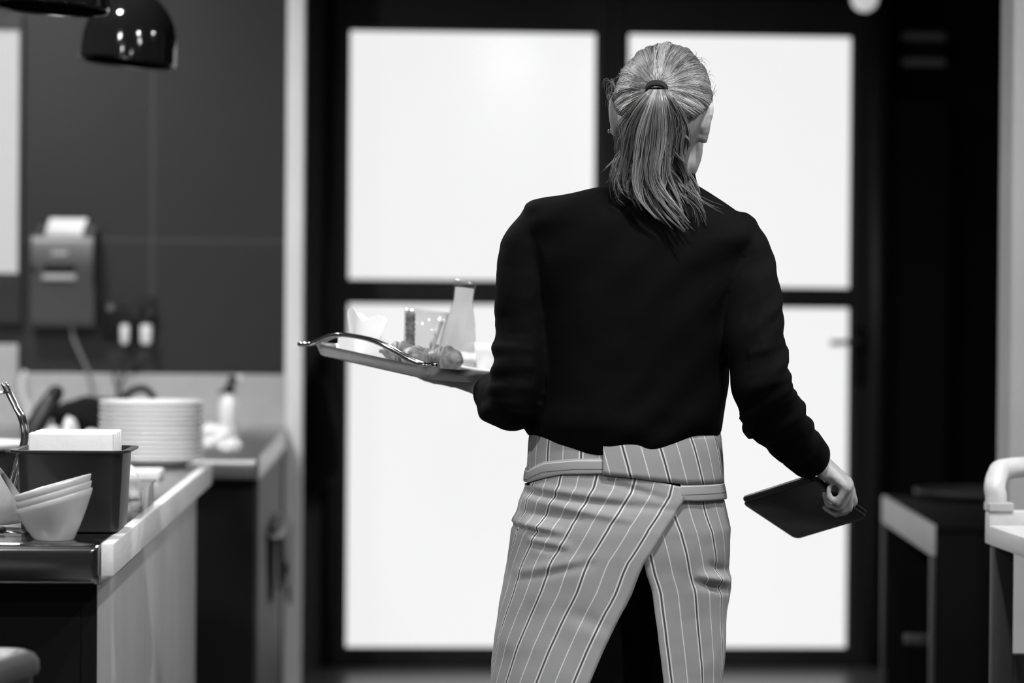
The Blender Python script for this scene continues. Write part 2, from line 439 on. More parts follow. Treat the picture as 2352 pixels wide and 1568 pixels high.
b = nb(); box(b, hx-0.024, hx+0.024, YD-0.032, YD-0.02, hz-0.16, hz+0.06, 0.006)
hp = obj('handle_plate', b, M['black'], d2)
b = nb(); tube(b, catmull([(hx, YD-0.03, hz), (hx, YD-0.072, hz), (hx-0.02, YD-0.078, hz), (hx-0.105, YD-0.078, hz-0.004)], 5), 0.0095, 12, dome=True)
obj('lever_handle', b, M['steel_side'], hp, smooth=True)
# door surround
b = nb()
box(b, xx(745, 784), xx(767, 784), YD-0.06, YD+0.1, 0, 2.46); box(b, xx(1993, 784), xx(2030, 784), YD-0.06, YD+0.1, 0, 2.46)
box(b, xx(745, 784), xx(2030, 784), YD-0.06, YD+0.1, 2.46, 2.56)
struct('trim_2', b, M['frame'], sharp=40)
# lower grey wall skirting between the post and the door
b = nb(); box(b, xx(690, 784)-0.1, xx(744, 784), YD-0.02, YD+0.1, 0, ZC); struct('wall_side', b, mat('dark_side_wall', 0.045, 0.6))
# dark cupboard panels at the right of the door
b = nb(); box(b, xx(2031, 784), xx(2175, 784), YD-0.03, YD+0.1, 0.0, 2.06, 0.005); struct('wall_panel', b, M['wall_black'])
# vent with two pale slats on the dark wall
vx0, vx1 = xx(2077, 100), xx(2167, 100)
vt = thing('wall_vent', 'small black vent with two pale grey bars high on the dark wall', 'vent', ((vx0+vx1)/2, YD, zz(2122, 112)))
b = nb(); box(b, vx0-0.004, vx1+0.004, YD+0.01, YD+0.1, zz(2122, 152), zz(2122, 73), 0.003); obj('vent_box', b, M['black_cloth'], vt)
for py0, py1 in ((94, 75), (153, 134)):
    b = nb(); box(b, vx0-0.008, vx1+0.008, YD-0.01, YD+0.02, zz(2122, py0), zz(2122, py1), 0.004); obj('vent_bar', b, mat('vent_bar', 0.16, 0.5), vt)

# ------------------------------------------------------------------ ceiling lamps
lamp_spots = [(-1.25, 0.9, 'nearest the camera on the left'), (0.96, -0.75, 'farthest from the door'),
              (-1.35, 2.9, 'over the front end of the steel counter'), (0.72, 3.07, 'behind the walking waitress'),
              (-0.95, 4.9, 'over the plate stack'), (-1.3, 6.6, 'over the back counter'), (1.5, 2.2, 'over the high wooden chair'),
              (2.2, 4.3, 'added to brighten the grey wall end')]  # last downlight is an added, unseen lamp that lifts the grey wall end
first = None
for x, y, where in lamp_spots:
    if first is None:
        first = thing('ceiling_downlight', 'round recessed downlight in the dark ceiling ' + where, 'ceiling light', (x, y, ZC), 'recessed ceiling downlights')
        b = nb(); lathe(b, [(0.062, -0.001), (0.062, -0.010), (0.082, -0.012), (0.088, -0.006), (0.088, 0.004), (0.062, 0.004), (0.062, -0.001)], 32, (x, y, ZC))
        obj('trim_ring', b, M['white_plastic'], first, sharp=40)
        b = nb(); lathe(b, [(0.0, -0.006), (0.06, -0.006), (0.06, 0.0), (0.0, 0.0)], 32, (x, y, ZC))
        obj('lamp_lens', b, M['lens'], first)
    else:
        copy_thing(first, Matrix.Translation((x, y, ZC)), 'round recessed downlight in the dark ceiling ' + where)
# globe seen at the very top right
gp = P(1986, -4, 8.0)
gl = thing('globe_pendant', 'small glowing globe lamp hanging at the top right edge', 'pendant lamp', (gp.x, gp.y, ZC))
b = nb(); ellipsoid(b, (gp.x, gp.y, gp.z+0.0), (0.045, 0.045, 0.045)); obj('globe', b, M['globe'], gl, smooth=True)
b = nb(); tube(b, [(gp.x, gp.y, gp.z+0.04), (gp.x, gp.y, ZC)], 0.004, 8); obj('cord', b, M['black'], gl)

# heat lamps over the pass
def heat_lamp(c, d, label, tilt):
    rot = Matrix.Rotation(tilt, 3, 'Y')
    t = thing('heat_lamp', label, 'heat lamp', c, 'black heat lamps over the counter', rot)
    def put(bm):
        for v in bm.verts: v.co = t.matrix_world @ v.co
        return bm
    r = d/2; h = 0.80*r*2
    b = nb()
    prof = [(r*0.97, 0.004), (r, 0.0), (r*1.0, 0.010), (r*0.99, h*0.16), (r*0.97, h*0.36), (r*0.90, h*0.55), (r*0.76, h*0.72), (r*0.56, h*0.85), (r*0.32, h*0.93), (r*0.2, h*0.95), (0.018, h*0.96),
            (0.018, h*0.94), (r*0.5, h*0.82), (r*0.72, h*0.69), (r*0.87, h*0.52), (r*0.94, h*0.34), (r*0.965, h*0.15), (r*0.97, 0.004)]
    lathe(b, prof, 64); obj('shade', put(b), M['black_metal'], t, smooth=True)
    b = nb(); lathe(b, [(0.0, h*0.30), (0.03, h*0.33), (0.045, h*0.45), (0.04, h*0.58), (0.02, h*0.72), (0.02, h*0.9), (0.0, h*0.9)], 24); obj('bulb', put(b), M['grey_plastic'], t, smooth=True)
    b = nb(); lathe(b, [(0.0, h*0.94), (0.03, h*0.94), (0.033, h*1.1), (0.024, h*1.22), (0.0, h*1.24)], 24); obj('neck', put(b), M['black_metal'], t, sharp=35)
    top = t.matrix_world @ Vector((0, 0, h*1.2))
    b = nb(); tube(b, [top, (top.x + 0.01, top.y, ZC)], 0.005, 8); obj('cord', b, M['black'], t)
    return t
hc = P(293, 147, 5.5); heat_lamp((hc.x, hc.y, hc.z), 218/5553*5.5, 'black domed heat lamp hanging over the plates, whole shade visible', R(5))
hc = P(118, 22, 4.6); heat_lamp((hc.x, hc.y, hc.z), 262/5553*4.6, 'black heat lamp cut off by the top left edge of the photo', R(3))

# ================================================================== COUNTERS
ZT = 0.90
XC = PZ(262, 1248, ZT).x; Y0 = PZ(262, 1248, ZT).y; Y1 = PZ(487, 1064, ZT).y
XCL = XL + 0.02
ct = thing('steel_counter', 'front steel counter with pale wood side panel, plates and pan on it', 'counter', (XC-0.5, (Y0+Y1)/2, 0))
b = nb()
# top slab with a rounded front nose, profile swept along x
nose = 0.064; rr_ = 0.016
prof = [(Y1, ZT), (Y0+rr_, ZT)] + [(Y0+rr_-rr_*math.sin(R(a)), ZT-rr_+rr_*math.cos(R(a))) for a in (15, 30, 45, 60, 75, 90)] + \
       [(Y0+0.012-0.012*math.cos(R(a)), ZT-nose+0.012-0.012*math.sin(R(a))) for a in (0, 30, 60, 90)] + [(Y1, ZT-nose)]
xe = XC-0.0205
ringsx = []
for x, ins in ((XCL, 0), (xe-0.016, 0), (xe-0.010, 0.0015), (xe-0.004, 0.005), (xe-0.001, 0.010), (xe, 0.014)):
    ringsx.append([Vector((x, max(y, Y0+ins) if y < Y1-0.01 else y, min(z, ZT))) for y, z in prof])
rings(b, ringsx)
obj('counter_top', b, M['steel'], ct, sharp=50)
# pale wood edging along the right side of the top
b = nb()
box(b, XC-0.020, XC-0.001, Y0+0.004, Y1, ZT-0.050, ZT-0.0005, 0.0015)
for v in b.verts:
    if v.co.y > Y1-0.01 and v.co.z > ZT-0.02: v.co.y += 0.03
obj('edge_strip', b, M['wood_trim'], ct, sharp=40)
XP = PX(222, 1400, -0.4).x
xp = XC - 0.036
b = nb(); box(b, xp-0.022, xp, Y0+0.10, Y1-0.02, 0.02, ZT-nose-0.0005); obj('side_panel', b, M['wood'], ct)
b = nb(); box(b, XCL, xp-0.023, Y0+0.09, Y1-0.02, 0.02, ZT-nose-0.0005); box(b, xp-0.023, xp, Y0+0.088, Y0+0.0995, 0.02, ZT-nose-0.0005); obj('cabinet_body', b, M['black'], ct)
b = nb(); box(b, XCL, xp-0.03, Y0+0.14, Y1-0.05, 0.0, 0.02); obj('plinth', b, M['black'], ct)

YF = PZ(583, 1050, ZT).y; XB = PZ(583, 1050, ZT).x + 0.012; YR = YT - 0.03
bc = thing('back_counter', 'rear steel counter under the tiled wall with spray bottle on it', 'counter', (XB-0.6, (YF+YR)/2, 0))
b = nb()
prof = [(YR, ZT), (YF+rr_, ZT)] + [(YF+rr_-rr_*math.sin(R(a)), ZT-rr_+rr_*math.cos(R(a))) for a in (30, 60, 90)] + [(YF, ZT-0.05), (YF+0.008, ZT-0.058), (YR, ZT-0.058)]
rings(b, [[Vector((x, max(y, YF+ins) if y < YR-0.01 else y, z)) for y, z in prof] for x, ins in ((XCL, 0), (XB-0.014, 0), (XB-0.004, 0.005), (XB, 0.014))])
obj('counter_top', b, M['steel_back'], bc, sharp=50)
b = nb(); box(b, XCL, XB-0.0, YR, YR+0.015, ZT, P(560, 860, YT-0.03).z, 0.003); obj('splashback', b, M['steel_dull'], bc)
b = nb(); box(b, XCL, xtile, YR-0.012, YR-0.001, ZT, P(20, 790, YR).z, 0.003); obj('tall_splashback', b, M['steel_dull'], bc)
b = nb(); box(b, XCL, XB-0.012, YF+0.05, YR, 0.02, ZT-0.0585); obj('cabinet_body', b, M['black'], bc)
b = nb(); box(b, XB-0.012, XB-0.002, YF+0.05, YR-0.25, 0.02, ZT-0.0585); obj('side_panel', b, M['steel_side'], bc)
b = nb(); tube(b, catmull([(XB-0.002, YF+0.5, 0.66), (XB+0.03, YF+0.5, 0.66), (XB+0.03, YF+1.1, 0.66), (XB-0.002, YF+1.1, 0.66)], 6), 0.008, 10); obj('towel_rail', b, M['steel_dull'], bc, smooth=True)
b = nb(); box(b, XCL, XB-0.05, YF+0.1, YR, 0.0, 0.02); obj('plinth', b, M['black'], bc)
# towel over the rail
b = nb()
rs = []
for i in range(19):
    t = i/18; y = YF+0.62 + 0.40*t
    wv = 0.006*math.sin(t*17)
    rs.append([Vector((XB+0.041+wv, y, 0.58-0.03*math.sin(t*3)-0.16*t)), Vector((XB+0.043+wv, y, 0.65)), Vector((XB+0.03, y, 0.672)), Vector((XB+0.018+wv*0.5, y, 0.65)), Vector((XB+0.0185+wv*0.5, y, 0.46)),
               Vector((XB+0.0145+wv*0.5, y, 0.46)), Vector((XB+0.014+wv*0.5, y, 0.652)), Vector((XB+0.03, y, 0.678)), Vector((XB+0.048+wv, y, 0.652)), Vector((XB+0.046+wv, y, 0.58-0.03*math.sin(t*3)-0.16*t))])
rings(b, rs); tag(obj('towel', b, mat('grey_towel', 0.34, 0.9, bump=0.3), sharp=60), 'grey towel hanging at the side of the rear counter', 'towel')

# ================================================================== THINGS ON THE FRONT COUNTER
# plates
pc = PZ(349, 1067, ZT); pc.y += 0.115; pr = 0.122
pc = P(349, 1050, 5.70); pc.z = ZT
plate0 = None
NPL = 13
for i in range(NPL):
    z = ZT + 0.0005 + i*0.0107
    lab = 'white dinner plate, number %d from the bottom of the tall stack' % (i+1)
    if i == 0: lab = 'white dinner plate at the bottom of the tall stack, on the counter'
    elif i == NPL-1: lab = 'topmost white dinner plate of the tall stack'
    else: lab = 'white dinner plate in the tall stack, %s from the bottom' % ['', 'second', 'third', 'fourth', 'fifth', 'sixth', 'seventh', 'eighth', 'ninth', 'tenth', 'eleventh', 'twelfth'][i]
    if plate0 is None:
        b = nb()
        lathe(b, [(0, 0.004), (0.07, 0.004), (0.072, 0.0), (0.078, 0.0), (0.080, 0.004), (0.098, 0.010), (pr-0.004, 0.0165), (pr, 0.019), (pr+0.0005, 0.022), (pr-0.002, 0.0235), (0.099, 0.0155), (0.08, 0.0095), (0, 0.0085)], 56)
        plate0 = obj('dinner_plate', b, M['porcelain'], smooth=True); plate0.location = (pc.x, pc.y, z)
        tag(plate0, lab, 'plate', 'tall stack of white dinner plates')
    else:
        c = plate0.copy(); COL.objects.link(c); c.location = (pc.x + random.uniform(-.0015, .0015), pc.y, z); c['label'] = lab

# black pan filled with napkins
pn0 = P(40, 1040, 3.92); pn1 = P(290, 1040, 3.92)
pw = 0.166; pd = 0.165; ph = 0.128
px_c = (P(50, 1200, 3.86).x + P(264, 1200, 3.86).x)/2; py_c = 3.86 + pd/2; pz = ZT + 0.001
pan = thing('steam_pan', 'black rectangular pan with flared rim holding upright napkins', 'pan', (px_c, py_c, pz))
b = nb()
rs = []
for ins, z in ((0.016, 0.0), (0.008, 0.002), (0.006, 0.006), (0.0, ph-0.004), (-0.002, ph-0.002), (-0.012, ph), (-0.012, ph+0.0035), (-0.001, ph+0.0035), (0.003, ph-0.002), (0.009, 0.010), (0.02, 0.006)):
    rs.append([p + Vector((px_c, py_c, pz)) for p in rrect(pw, pd, 0.02, z, 5, ins)])
rings(b, rs); obj('pan_body', b, M['pan_black'], pan, sharp=50)
for k in range(9):
    b = nb(); y = py_c - pd/2 + 0.022 + k*0.0145
    w = pw/2 - 0.016; zt_ = pz + ph + 0.030 + random.uniform(-.001, .001) + (0.0 if k else 0.0)
    vs = box(b, px_c-w, px_c+w-0.004*(k % 2), y, y+0.012, pz+0.02, zt_, 0.003, 2)
    o = obj('paper_napkin', b, M['paper'], sharp=50)
    lab = ['frontmost folded white napkin standing in the black pan', 'second', 'third', 'fourth', 'fifth', 'sixth', 'seventh', 'eighth', 'rearmost folded white napkin standing in the black pan'][k]
    if 0 < k < 8: lab = lab + ' folded white napkin from the front in the black pan'
    tag(o, lab, 'napkin', 'folded napkins standing in the black pan')

# three slanted bowls, nested
def slant_bowl():
    b = nb(); n = 48
    rb, rt, h = 0.0385, 0.0600, 0.075
    prof = [(0.0, 0.0), (0.8, 0.0)] 
    rs = []
    def ring(rad, zf, t):      # t 0 foot..1 rim ; the rim is cut on a slant, higher on the right
        out = []
        for k in range(n):
            a = 2*PI*k/n; c, s_ = math.cos(a), math.sin(a)
            slope = 0.017*c*t
            out.append(Vector((rad*c, rad*s_*(1-0.05*t), zf + slope)))
        return out
    H = 0.063
    rs = [ring(0.010, 0.0, 0), ring(0.029, 0.0, 0), ring(0.031, 0.0015, 0.0), ring(0.040, 0.018, 0.25), ring(0.0495, 0.038, 0.6), ring(0.0565, 0.055, 0.9), ring(0.0585, H, 1.0), ring(0.0572, H+0.0013, 1.0), ring(0.0555, H-0.001, 1.0),
          ring(0.0535, 0.053, 0.9), ring(0.046, 0.037, 0.6), ring(0.036, 0.019, 0.25), ring(0.026, 0.006, 0), ring(0.008, 0.005, 0)]
    rings(b, rs); return b
bpt = P(124, 1236, 3.76); bpt.z = ZT
bowl0 = None
for i, lab in enumerate(('bottom bowl of the three nested slanted white bowls', 'middle bowl of the three nested slanted white bowls', 'top bowl of the three nested slanted white bowls')):
    if bowl0 is None:
        bowl0 = obj('slanted_bowl', slant_bowl(), M['porcelain_grey'], smooth=True); tag(bowl0, lab, 'bowl', 'nested slanted bowls'); c = bowl0
        c.location = (bpt.x, bpt.y, ZT)
    else:
        c = bowl0.copy(); COL.objects.link(c); c['label'] = lab; c.location = (bpt.x - 0.001*i, bpt.y, ZT + 0.0105*i)
    
# white folded cloths and clear box behind the pan
def slab_pile(name, label, cat, x0, x1, y0, y1, z0, n, th, m):
    b = nb()
    for k in range(n):
        box(b, x0+random.uniform(0, .004), x1-random.uniform(0, .006), y0+random.uniform(0, .004), y1, z0+k*th, z0+(k+1)*th-0.0004, 0.003, 2)
    return tag(obj(name, b, m, sharp=50), label, cat)
pa = PZ(240, 1103, ZT); pb = PZ(372, 1103, ZT)
slab_pile('folded_napkin', 'flat white folded napkin lying between the pan and the plates', 'napkin', pa.x, pb.x, pa.y, pa.y+0.12, ZT+0.0005, 1, 0.020, M['paper'])
def crumple(name, label, cat, c, r, m, seed, group=None):
    b = nb(); bmesh.ops.create_icosphere(b, subdivisions=4, radius=1.0)
    for v in b.verts:
        p = v.co.copy(); n_ = noise.noise(p*1.7 + Vector((seed, 0, 0)))*0.35 + noise.noise(p*4 + Vector((0, seed, 0)))*0.18
        f = 1 + n_
        v.co = Vector((p.x*r[0]*f, p.y*r[1]*f, max(p.z*r[2]*f, -r[2]*0.6))) + Vector(c) + Vector((0, 0, r[2]*0.6))
    return tag(obj(name, b, m, sharp=50), label, cat, group)
c = PZ(300, 1140, ZT); crumple('crumpled_napkin', 'crumpled white napkin right beside the black pan', 'napkin', (c.x-0.02, 4.62, ZT+0.001), (0.045, 0.05, 0.04), M['paper'], 3.1)
# clear plastic box
cx0, cx1 = P(258, 1190, 4.12).x, P(322, 1190, 4.12).x
bx = thing('clear_box', 'clear plastic box standing behind the right side of the black pan', 'box', ((cx0+cx1)/2, 4.25, ZT+0.0005))
b = nb()
rs = [[p + Vector(((cx0+cx1)/2, 4.26, ZT+0.0005)) for p in rrect(cx1-cx0, 0.22, 0.006, z, 3, i_)] for i_, z in ((0.004, 0), (0.0, 0.006), (0.0, 0.05), (0.0015, 0.05), (0.0015, 0.007), (0.006, 0.0025))]
rings(b, rs); obj('box_body', b, M['clear_plastic'], bx, sharp=50)
b = nb(); rs = [[p + Vector(((cx0+cx1)/2, 4.26, ZT+0.0505)) for p in rrect(cx1-cx0+0.006, 0.226, 0.008, z, 3, 0)] for z in (0.0, 0.004)]
rings(b, rs); obj('lid', b, M['clear_plastic'], bx, sharp=50)

# tongs standing behind the pan, crossing wire arms
tg = thing('tongs', 'chrome serving tongs leaning upright against the back of the black pan', 'tongs', (P(22, 1090, 4.1).x, 4.1, ZT+0.0005))
yt = 4.075
arm = [P(7, 884, yt), P(17, 905, yt), P(33, 935, yt), P(45, 957, yt), P(51, 980, yt), P(52, 1010, yt+0.003), P(44, 1040, yt+0.004), P(30, 1085, yt+0.006), P(10, 1150, yt+0.01)]
arm[-1].z = max(arm[-1].z, ZT+0.003)
b = nb(); tube(b, catmull(arm, 6), [0.004, 0.004, 0.0055, 0.005, 0.0045, 0.004], 10, flat=0.7, dome=True); obj('arm', b, M['chrome'], tg, smooth=True)
arm2 = [p + Vector((0.0055, 0.008, 0.001)) for p in arm[:7]] + [P(40, 1085, yt+0.012), P(24, 1150, yt+0.016)]
arm2[-1].z = max(arm2[-1].z, ZT+0.003)
b = nb(); tube(b, catmull(arm2, 6), [0.004, 0.004, 0.0055, 0.005, 0.0045, 0.004], 10, flat=0.7, dome=True); obj('arm', b, M['chrome'], tg, smooth=True)
b = nb(); tube(b, [P(-8, 902, yt), P(18, 903, yt)], 0.0035, 10, dome=True); obj('locking_ring', b, M['chrome'], tg, smooth=True)

# waxed paper cone and knife at the left edge
b = nb()
y_ = 3.97
A = [P(-60, 1195, y_), P(14, 1150, y_), P(42, 1078, y_)]
pts = []
n = 26
c0, c1 = P(-80, 1205, y_+0.03), P(34, 1130, y_+0.03)
for i in range(n):
    t = i/(n-1)
    p = c0.lerp(c1, t); r = 0.004 + 0.050*t**0.9
    ax = (c1-c0).normalized(); u = Vector((0, 1, 0)); w = ax.cross(u)
    rg = []
    for k in range(20):
        a = 2*PI*k/20; rr = r*(1 + 0.12*noise.noise(Vector((k*0.9, t*3, 1.3))))
        q = p + (u*math.cos(a)*0.6 + w*math.sin(a))*rr; q.z = max(q.z, ZT+0.001); rg.append(q)
    pts.append(rg)
inner = []
for i in range(n-1, 3, -1):
    cpt = sum(pts[i], Vector())/20; inner.append([cpt + (q-cpt)*0.93 for q in pts[i]])
rings(b, pts+inner); tag(obj('paper_cone', b, M['paper_grey'], sharp=45), 'rolled cone of grey waxed paper left of the black pan', 'paper cone')
kn = thing('table_knife', 'knife with black handle lying left of the slanted bowls', 'knife', (P(0, 1200, 3.84).x, 3.84, ZT+0.001))
a0, a1, a2 = P(-70, 1212, 3.86), P(5, 1212, 3.84), P(60, 1219, 3.82)
for q in (a0, a1, a2): q.z = ZT+0.008
b = nb(); tube(b, [a0, a0.lerp(a1, .5), a1], [0.006, 0.0075, 0.006], 12, dome=True); obj('handle', b, M['black'], kn, smooth=True)
a1b = a1.copy(); a1b.z = ZT + 0.0065; a2.z = ZT+0.0035
b = nb(); tube(b, [a1b, a1b.lerp(a2, .3), a2], [0.005, 0.009, 0.003], 12, flat=0.22); obj('blade', b, M['steel_polished'], kn, smooth=True)

# white dish over a dark pot further back at the left edge
c = P(20, 1050, 5.0); c.z = ZT
pt = thing('dark_pot', 'dark cooking pot at the left edge behind the chrome tongs', 'pot', (c.x-0.06, 5.0, ZT))
b = nb(); lathe(b, [(0, 0), (0.075, 0), (0.082, 0.006), (0.084, 0.062), (0.087, 0.064), (0.084, 0.066), (0.080, 0.062), (0.078, 0.008), (0, 0.006)], 40, (c.x-0.06, 5.0, ZT+0.0005)); obj('pot_body', b, M['dark_plastic'], pt, sharp=50)
b = nb(); tube(b, catmull([(c.x+0.02, 5.0, ZT+0.05), (c.x+0.045, 5.0, ZT+0.052), (c.x+0.05, 4.97, ZT+0.05)], 4), 0.005, 8); obj('handle', b, M['dark_plastic'], pt, smooth=True)
b = nb(); lathe(b, [(0, 0), (0.06, 0), (0.064, 0.002), (0.125, 0.016), (0.127, 0.02), (0.123, 0.021), (0.064, 0.008), (0, 0.006)], 48, (c.x-0.075, 5.0, ZT+0.068))
tag(obj('serving_dish', b, M['porcelain'], smooth=True), 'wide white dish resting on the dark pot at left edge', 'dish')

# ================================================================== THINGS ON THE BACK COUNTER
# spray bottle
sb = P(526, 990, 7.1); sb.z = ZT
sp = thing('spray_bottle', 'white spray bottle with black trigger standing on the rear counter', 'spray bottle', (sb.x, 7.1, ZT+0.0005))
b = nb(); lathe(b, [(0, 0), (0.026, 0), (0.029, 0.004), (0.029, 0.095), (0.024, 0.108), (0.014, 0.118), (0.012, 0.126), (0, 0.126)], 32, (sb.x, 7.1, ZT+0.0005)); obj('bottle', b, M['white_plastic'], sp, smooth=True)
b = nb(); z = ZT+0.1265
box(b, sb.x-0.012, sb.x+0.016, 7.085, 7.115, z, z+0.030, 0.004); box(b, sb.x-0.004, sb.x+0.022, 7.088, 7.112, z+0.030, z+0.052, 0.005)
obj('spray_head', b, M['dark_plastic'], sp, sharp=40)
b = nb(); tube(b, [(sb.x-0.012, 7.1, z+0.012), (sb.x-0.03, 7.1, z+0.004)], 0.005, 8); obj('trigger', b, M['dark_plastic'], sp, smooth=True)
b = nb(); ellipsoid(b, (sb.x+0.030, 7.1, z+0.048), (0.011, 0.009, 0.008)); obj('nozzle', b, M['white_plastic'], sp, smooth=True)
# crumpled napkins behind the plates
cr = [(495, 985, 6.6, (0.05, 0.05, 0.035), 'crumpled white napkin on the rear counter right of the plates'),
      (480, 1012, 6.5, (0.026, 0.03, 0.016), 'small white paper scrap beside the plate stack, below the crumpled napkin'),
      (530, 1030, 6.35, (0.028, 0.03, 0.018), 'small white paper cup-like scrap near the front edge of the rear counter'),
      (212, 975, 6.5, (0.036, 0.04, 0.028), 'crumpled white napkin just left of the plate stack'),
      (162, 965, 6.5, (0.022, 0.03, 0.05), 'tall twisted white napkin before the black bag'),
      (120, 978, 6.5, (0.026, 0.03, 0.032), 'crumpled white napkin below the slanted black bottle')]
for i, (px, py, Y, r, lab) in enumerate(cr):
    c = P(px, py, Y); crumple('crumpled_napkin', lab, 'napkin', (c.x, Y, ZT+0.001), r, M['paper'], 5.0+i*2.7, 'crumpled napkins on the rear counter')
# black bag with a loop handle
c = P(215, 960, 7.0)
bg = thing('black_bag', 'slumped black bag with arched carry handle behind the plates', 'bag', (c.x, 7.0, ZT))
b = nb(); bmesh.ops.create_icosphere(b, subdivisions=4, radius=1)
for v in b.verts:
    p = v.co.copy(); f = 1 + noise.noise(p*1.5)*0.18 + noise.noise(p*4)*0.06
    v.co = Vector((c.x + p.x*0.115*f, 7.0 + p.y*0.08*f, ZT + 0.001 + max(0, 0.055 + p.z*0.062*f)))
obj('bag_body', b, M['black_cloth'], bg, smooth=True)
b = nb(); hpts = [P(262, 965, 7.0), P(285, 915, 7.0), P(318, 892, 7.0), P(346, 903, 7.0), P(372, 960, 7.0), P(372, 1000, 7.0)]
tube(b, catmull(hpts, 6), 0.0095, 10, dome=True); obj('handle', b, M['black_cloth'], bg, smooth=True)
# slanted black bottle
q0, q1 = P(72, 1000, 6.7), P(128, 902, 6.75)
q0.z = max(q0.z, ZT+0.03)
bt = thing('black_bottle', 'black bottle leaning to the right behind the tongs', 'bottle', q0)
b = nb(); tube(b, [q0, q0.lerp(q1, .5), q0.lerp(q1, .75)], [0.028, 0.028, 0.026], 20, dome=True); obj('bottle', b, M['dark_plastic'], bt, smooth=True)
b = nb(); tube(b, [q0.lerp(q1, .74), q1], [0.025, 0.022], 20, dome=True); obj('cap', b, M['black'], bt, smooth=True)

# ================================================================== WALL DEVICES
YW = YT
f = YW/5553.0
def wx(px, py=650): return P(px, py, YW-0.06).x
def wz(py, px=150): return P(px, py, YW-0.06).z
pr_ = thing('receipt_printer', 'grey receipt printer on the tiled wall with white paper curling out', 'printer', (wx(147), YW-0.04, wz(630)))
x0, x1 = wx(74), wx(219); zt_, zb_ = wz(545), wz(750)
b = nb()
fr = YW-0.10
rs = [[Vector((x, y, z)) for (y, z) in ((YW-0.002, zb_), (fr+0.03, zb_), (fr+0.012, zb_+0.02), (fr+0.008, zb_+0.12), (fr-0.004, zb_+0.16), (fr-0.004, zt_-0.02), (fr+0.012, zt_+0.004), (fr+0.055, zt_+0.012), (YW-0.002, zt_+0.012))] for x in (x0, x0+0.004, x1-0.004, x1)]
for k in (0, 3):
    for p in rs[k]: p.y = max(p.y, fr+0.004) if p.y < YW-0.01 else p.y
rings(b, rs); obj('housing', b, M['grey_plastic'], pr_, sharp=35)
b = nb(); box(b, wx(104), wx(177), fr-0.007, fr-0.0042, wz(626), wz(606), 0.001); obj('display', b, M['display'], pr_)
b = nb(); box(b, wx(76), wx(88), fr-0.006, fr+0.01, wz(626), wz(610), 0.001); obj('button', b, M['display'], pr_)
b = nb(); box(b, wx(102), wx(178), fr-0.008, fr-0.0042, wz(643), wz(630), 0.0015); obj('ledge', b, M['label_strip'], pr_)
b = nb(); box(b, wx(122), wx(158), fr-0.0055, fr-0.0042, wz(587), wz(577), 0.0005); obj('badge', b, M['label_strip'], pr_)
for a, c in ((88, 104), (196, 222)):
    b = nb(); box(b, wx(a), wx(c), fr+0.03, YW-0.004, zt_+0.008, wz(519), 0.006); obj('paper_guide', b, M['grey_plastic'], pr_, sharp=40)
b = nb(); rs = []
for i in range(9):
    t = i/8; z = wz(551) + (wz(501)-wz(551))*t; y = fr+0.024 + 0.02*t - 0.012*math.sin(t*PI)
    xa, xb = wx(103)+(wx(114)-wx(103))*t, wx(186)+(wx(200)-wx(186))*t
    row = []
    for k in range(13):
        s_ = k/12; dz = -0.006*abs(math.sin(s_*7))*(1-t) if i == 0 else 0
        row.append(Vector((xa+(xb-xa)*s_, y + 0.008*math.sin(s_*PI), z+dz)))
    rs.append(row + [p + Vector((0, 0.0006, 0)) for p in row[::-1]])
rings(b, rs); obj('paper_strip', b, M['paper'], pr_, smooth=False)
# sockets and white plugs
so = thing('wall_socket', 'black twin wall socket block right of the receipt printer', 'socket', (wx(310), YW-0.02, wz(725)))
b = nb(); box(b, wx(232), wx(352), YW-0.028, YW-0.001, wz(775), wz(682), 0.008); obj('socket_box', b, M['black'], so, sharp=40)
for px in (313, 338):
    b = nb(); tube(b, [(wx(px), YW-0.028, wz(712)), (wx(px), YW-0.036, wz(712))], 0.024, 20); obj('outlet', b, M['dark_plastic'], so, sharp=40)
b = nb(); tube(b, [(wx(252), YW-0.028, wz(705)), (wx(252), YW-0.038, wz(705))], 0.012, 20); obj('switch', b, mat('switch_grey', 0.12, 0.4), so, sharp=40)
plug0 = None
for px, lab, w_ in ((287, 'left white plug hanging below the black wall socket', 0.0135), (336, 'right white plug hanging below the black wall socket', 0.0175)):
    t = thing('power_plug', lab, 'plug', (wx(px), YW-0.05, wz(768)), 'white plugs in the wall socket')
    b = nb(); z0_, z1_ = wz(789), wz(744)
    rs = []
    for fz, k in ((0, 0.7), (0.12, 0.95), (0.5, 1.0), (0.85, 1.0), (1.0, 0.85)):
        rs.append([Vector((wx(px), YW-0.05, z0_+(z1_-z0_)*fz)) + Vector((q.x*k, q.y*k, 0)) for q in rrect(w_*2, 0.03, 0.009, 0, 4)])
    rings(b, rs); obj('plug_body', b, M['white_plastic'], t, sharp=50)
    b = nb(); tube(b, [(wx(px), YW-0.04, wz(750)), (wx(px), YW-0.02, wz(730))], 0.006, 8); obj('plug_neck', b, M['dark_plastic'], t, smooth=True)
def cable(pts, r, m, label):
    b = nb(); tube(b, catmull(pts, 8), r, 8, dome=True); return tag(obj('cable', b, m, smooth=True), label, 'cable')
yc = YW-0.052
cable([P(163, 752, yc), P(172, 785, yc), P(190, 825, yc), P(204, 860, yc), P(212, 905, yc), P(213, 960, yc)], 0.0055, M['cable_grey'], 'grey cable running down from the receipt printer')
cable([P(342, 790, yc), P(338, 808, yc), P(318, 824, yc), P(297, 842, yc), P(283, 870, yc), P(270, 905, yc), P(268, 960, yc)], 0.0045, M['cable_dark'], 'dark cable curving down from the right white plug')
cable([P(285, 790, yc), P(276, 815, yc), P(262, 852, yc), P(268, 885, yc), P(284, 915, yc), P(290, 950, yc)], 0.004, M['cable_dark'], 'thin dark cable dangling from the left white plug')
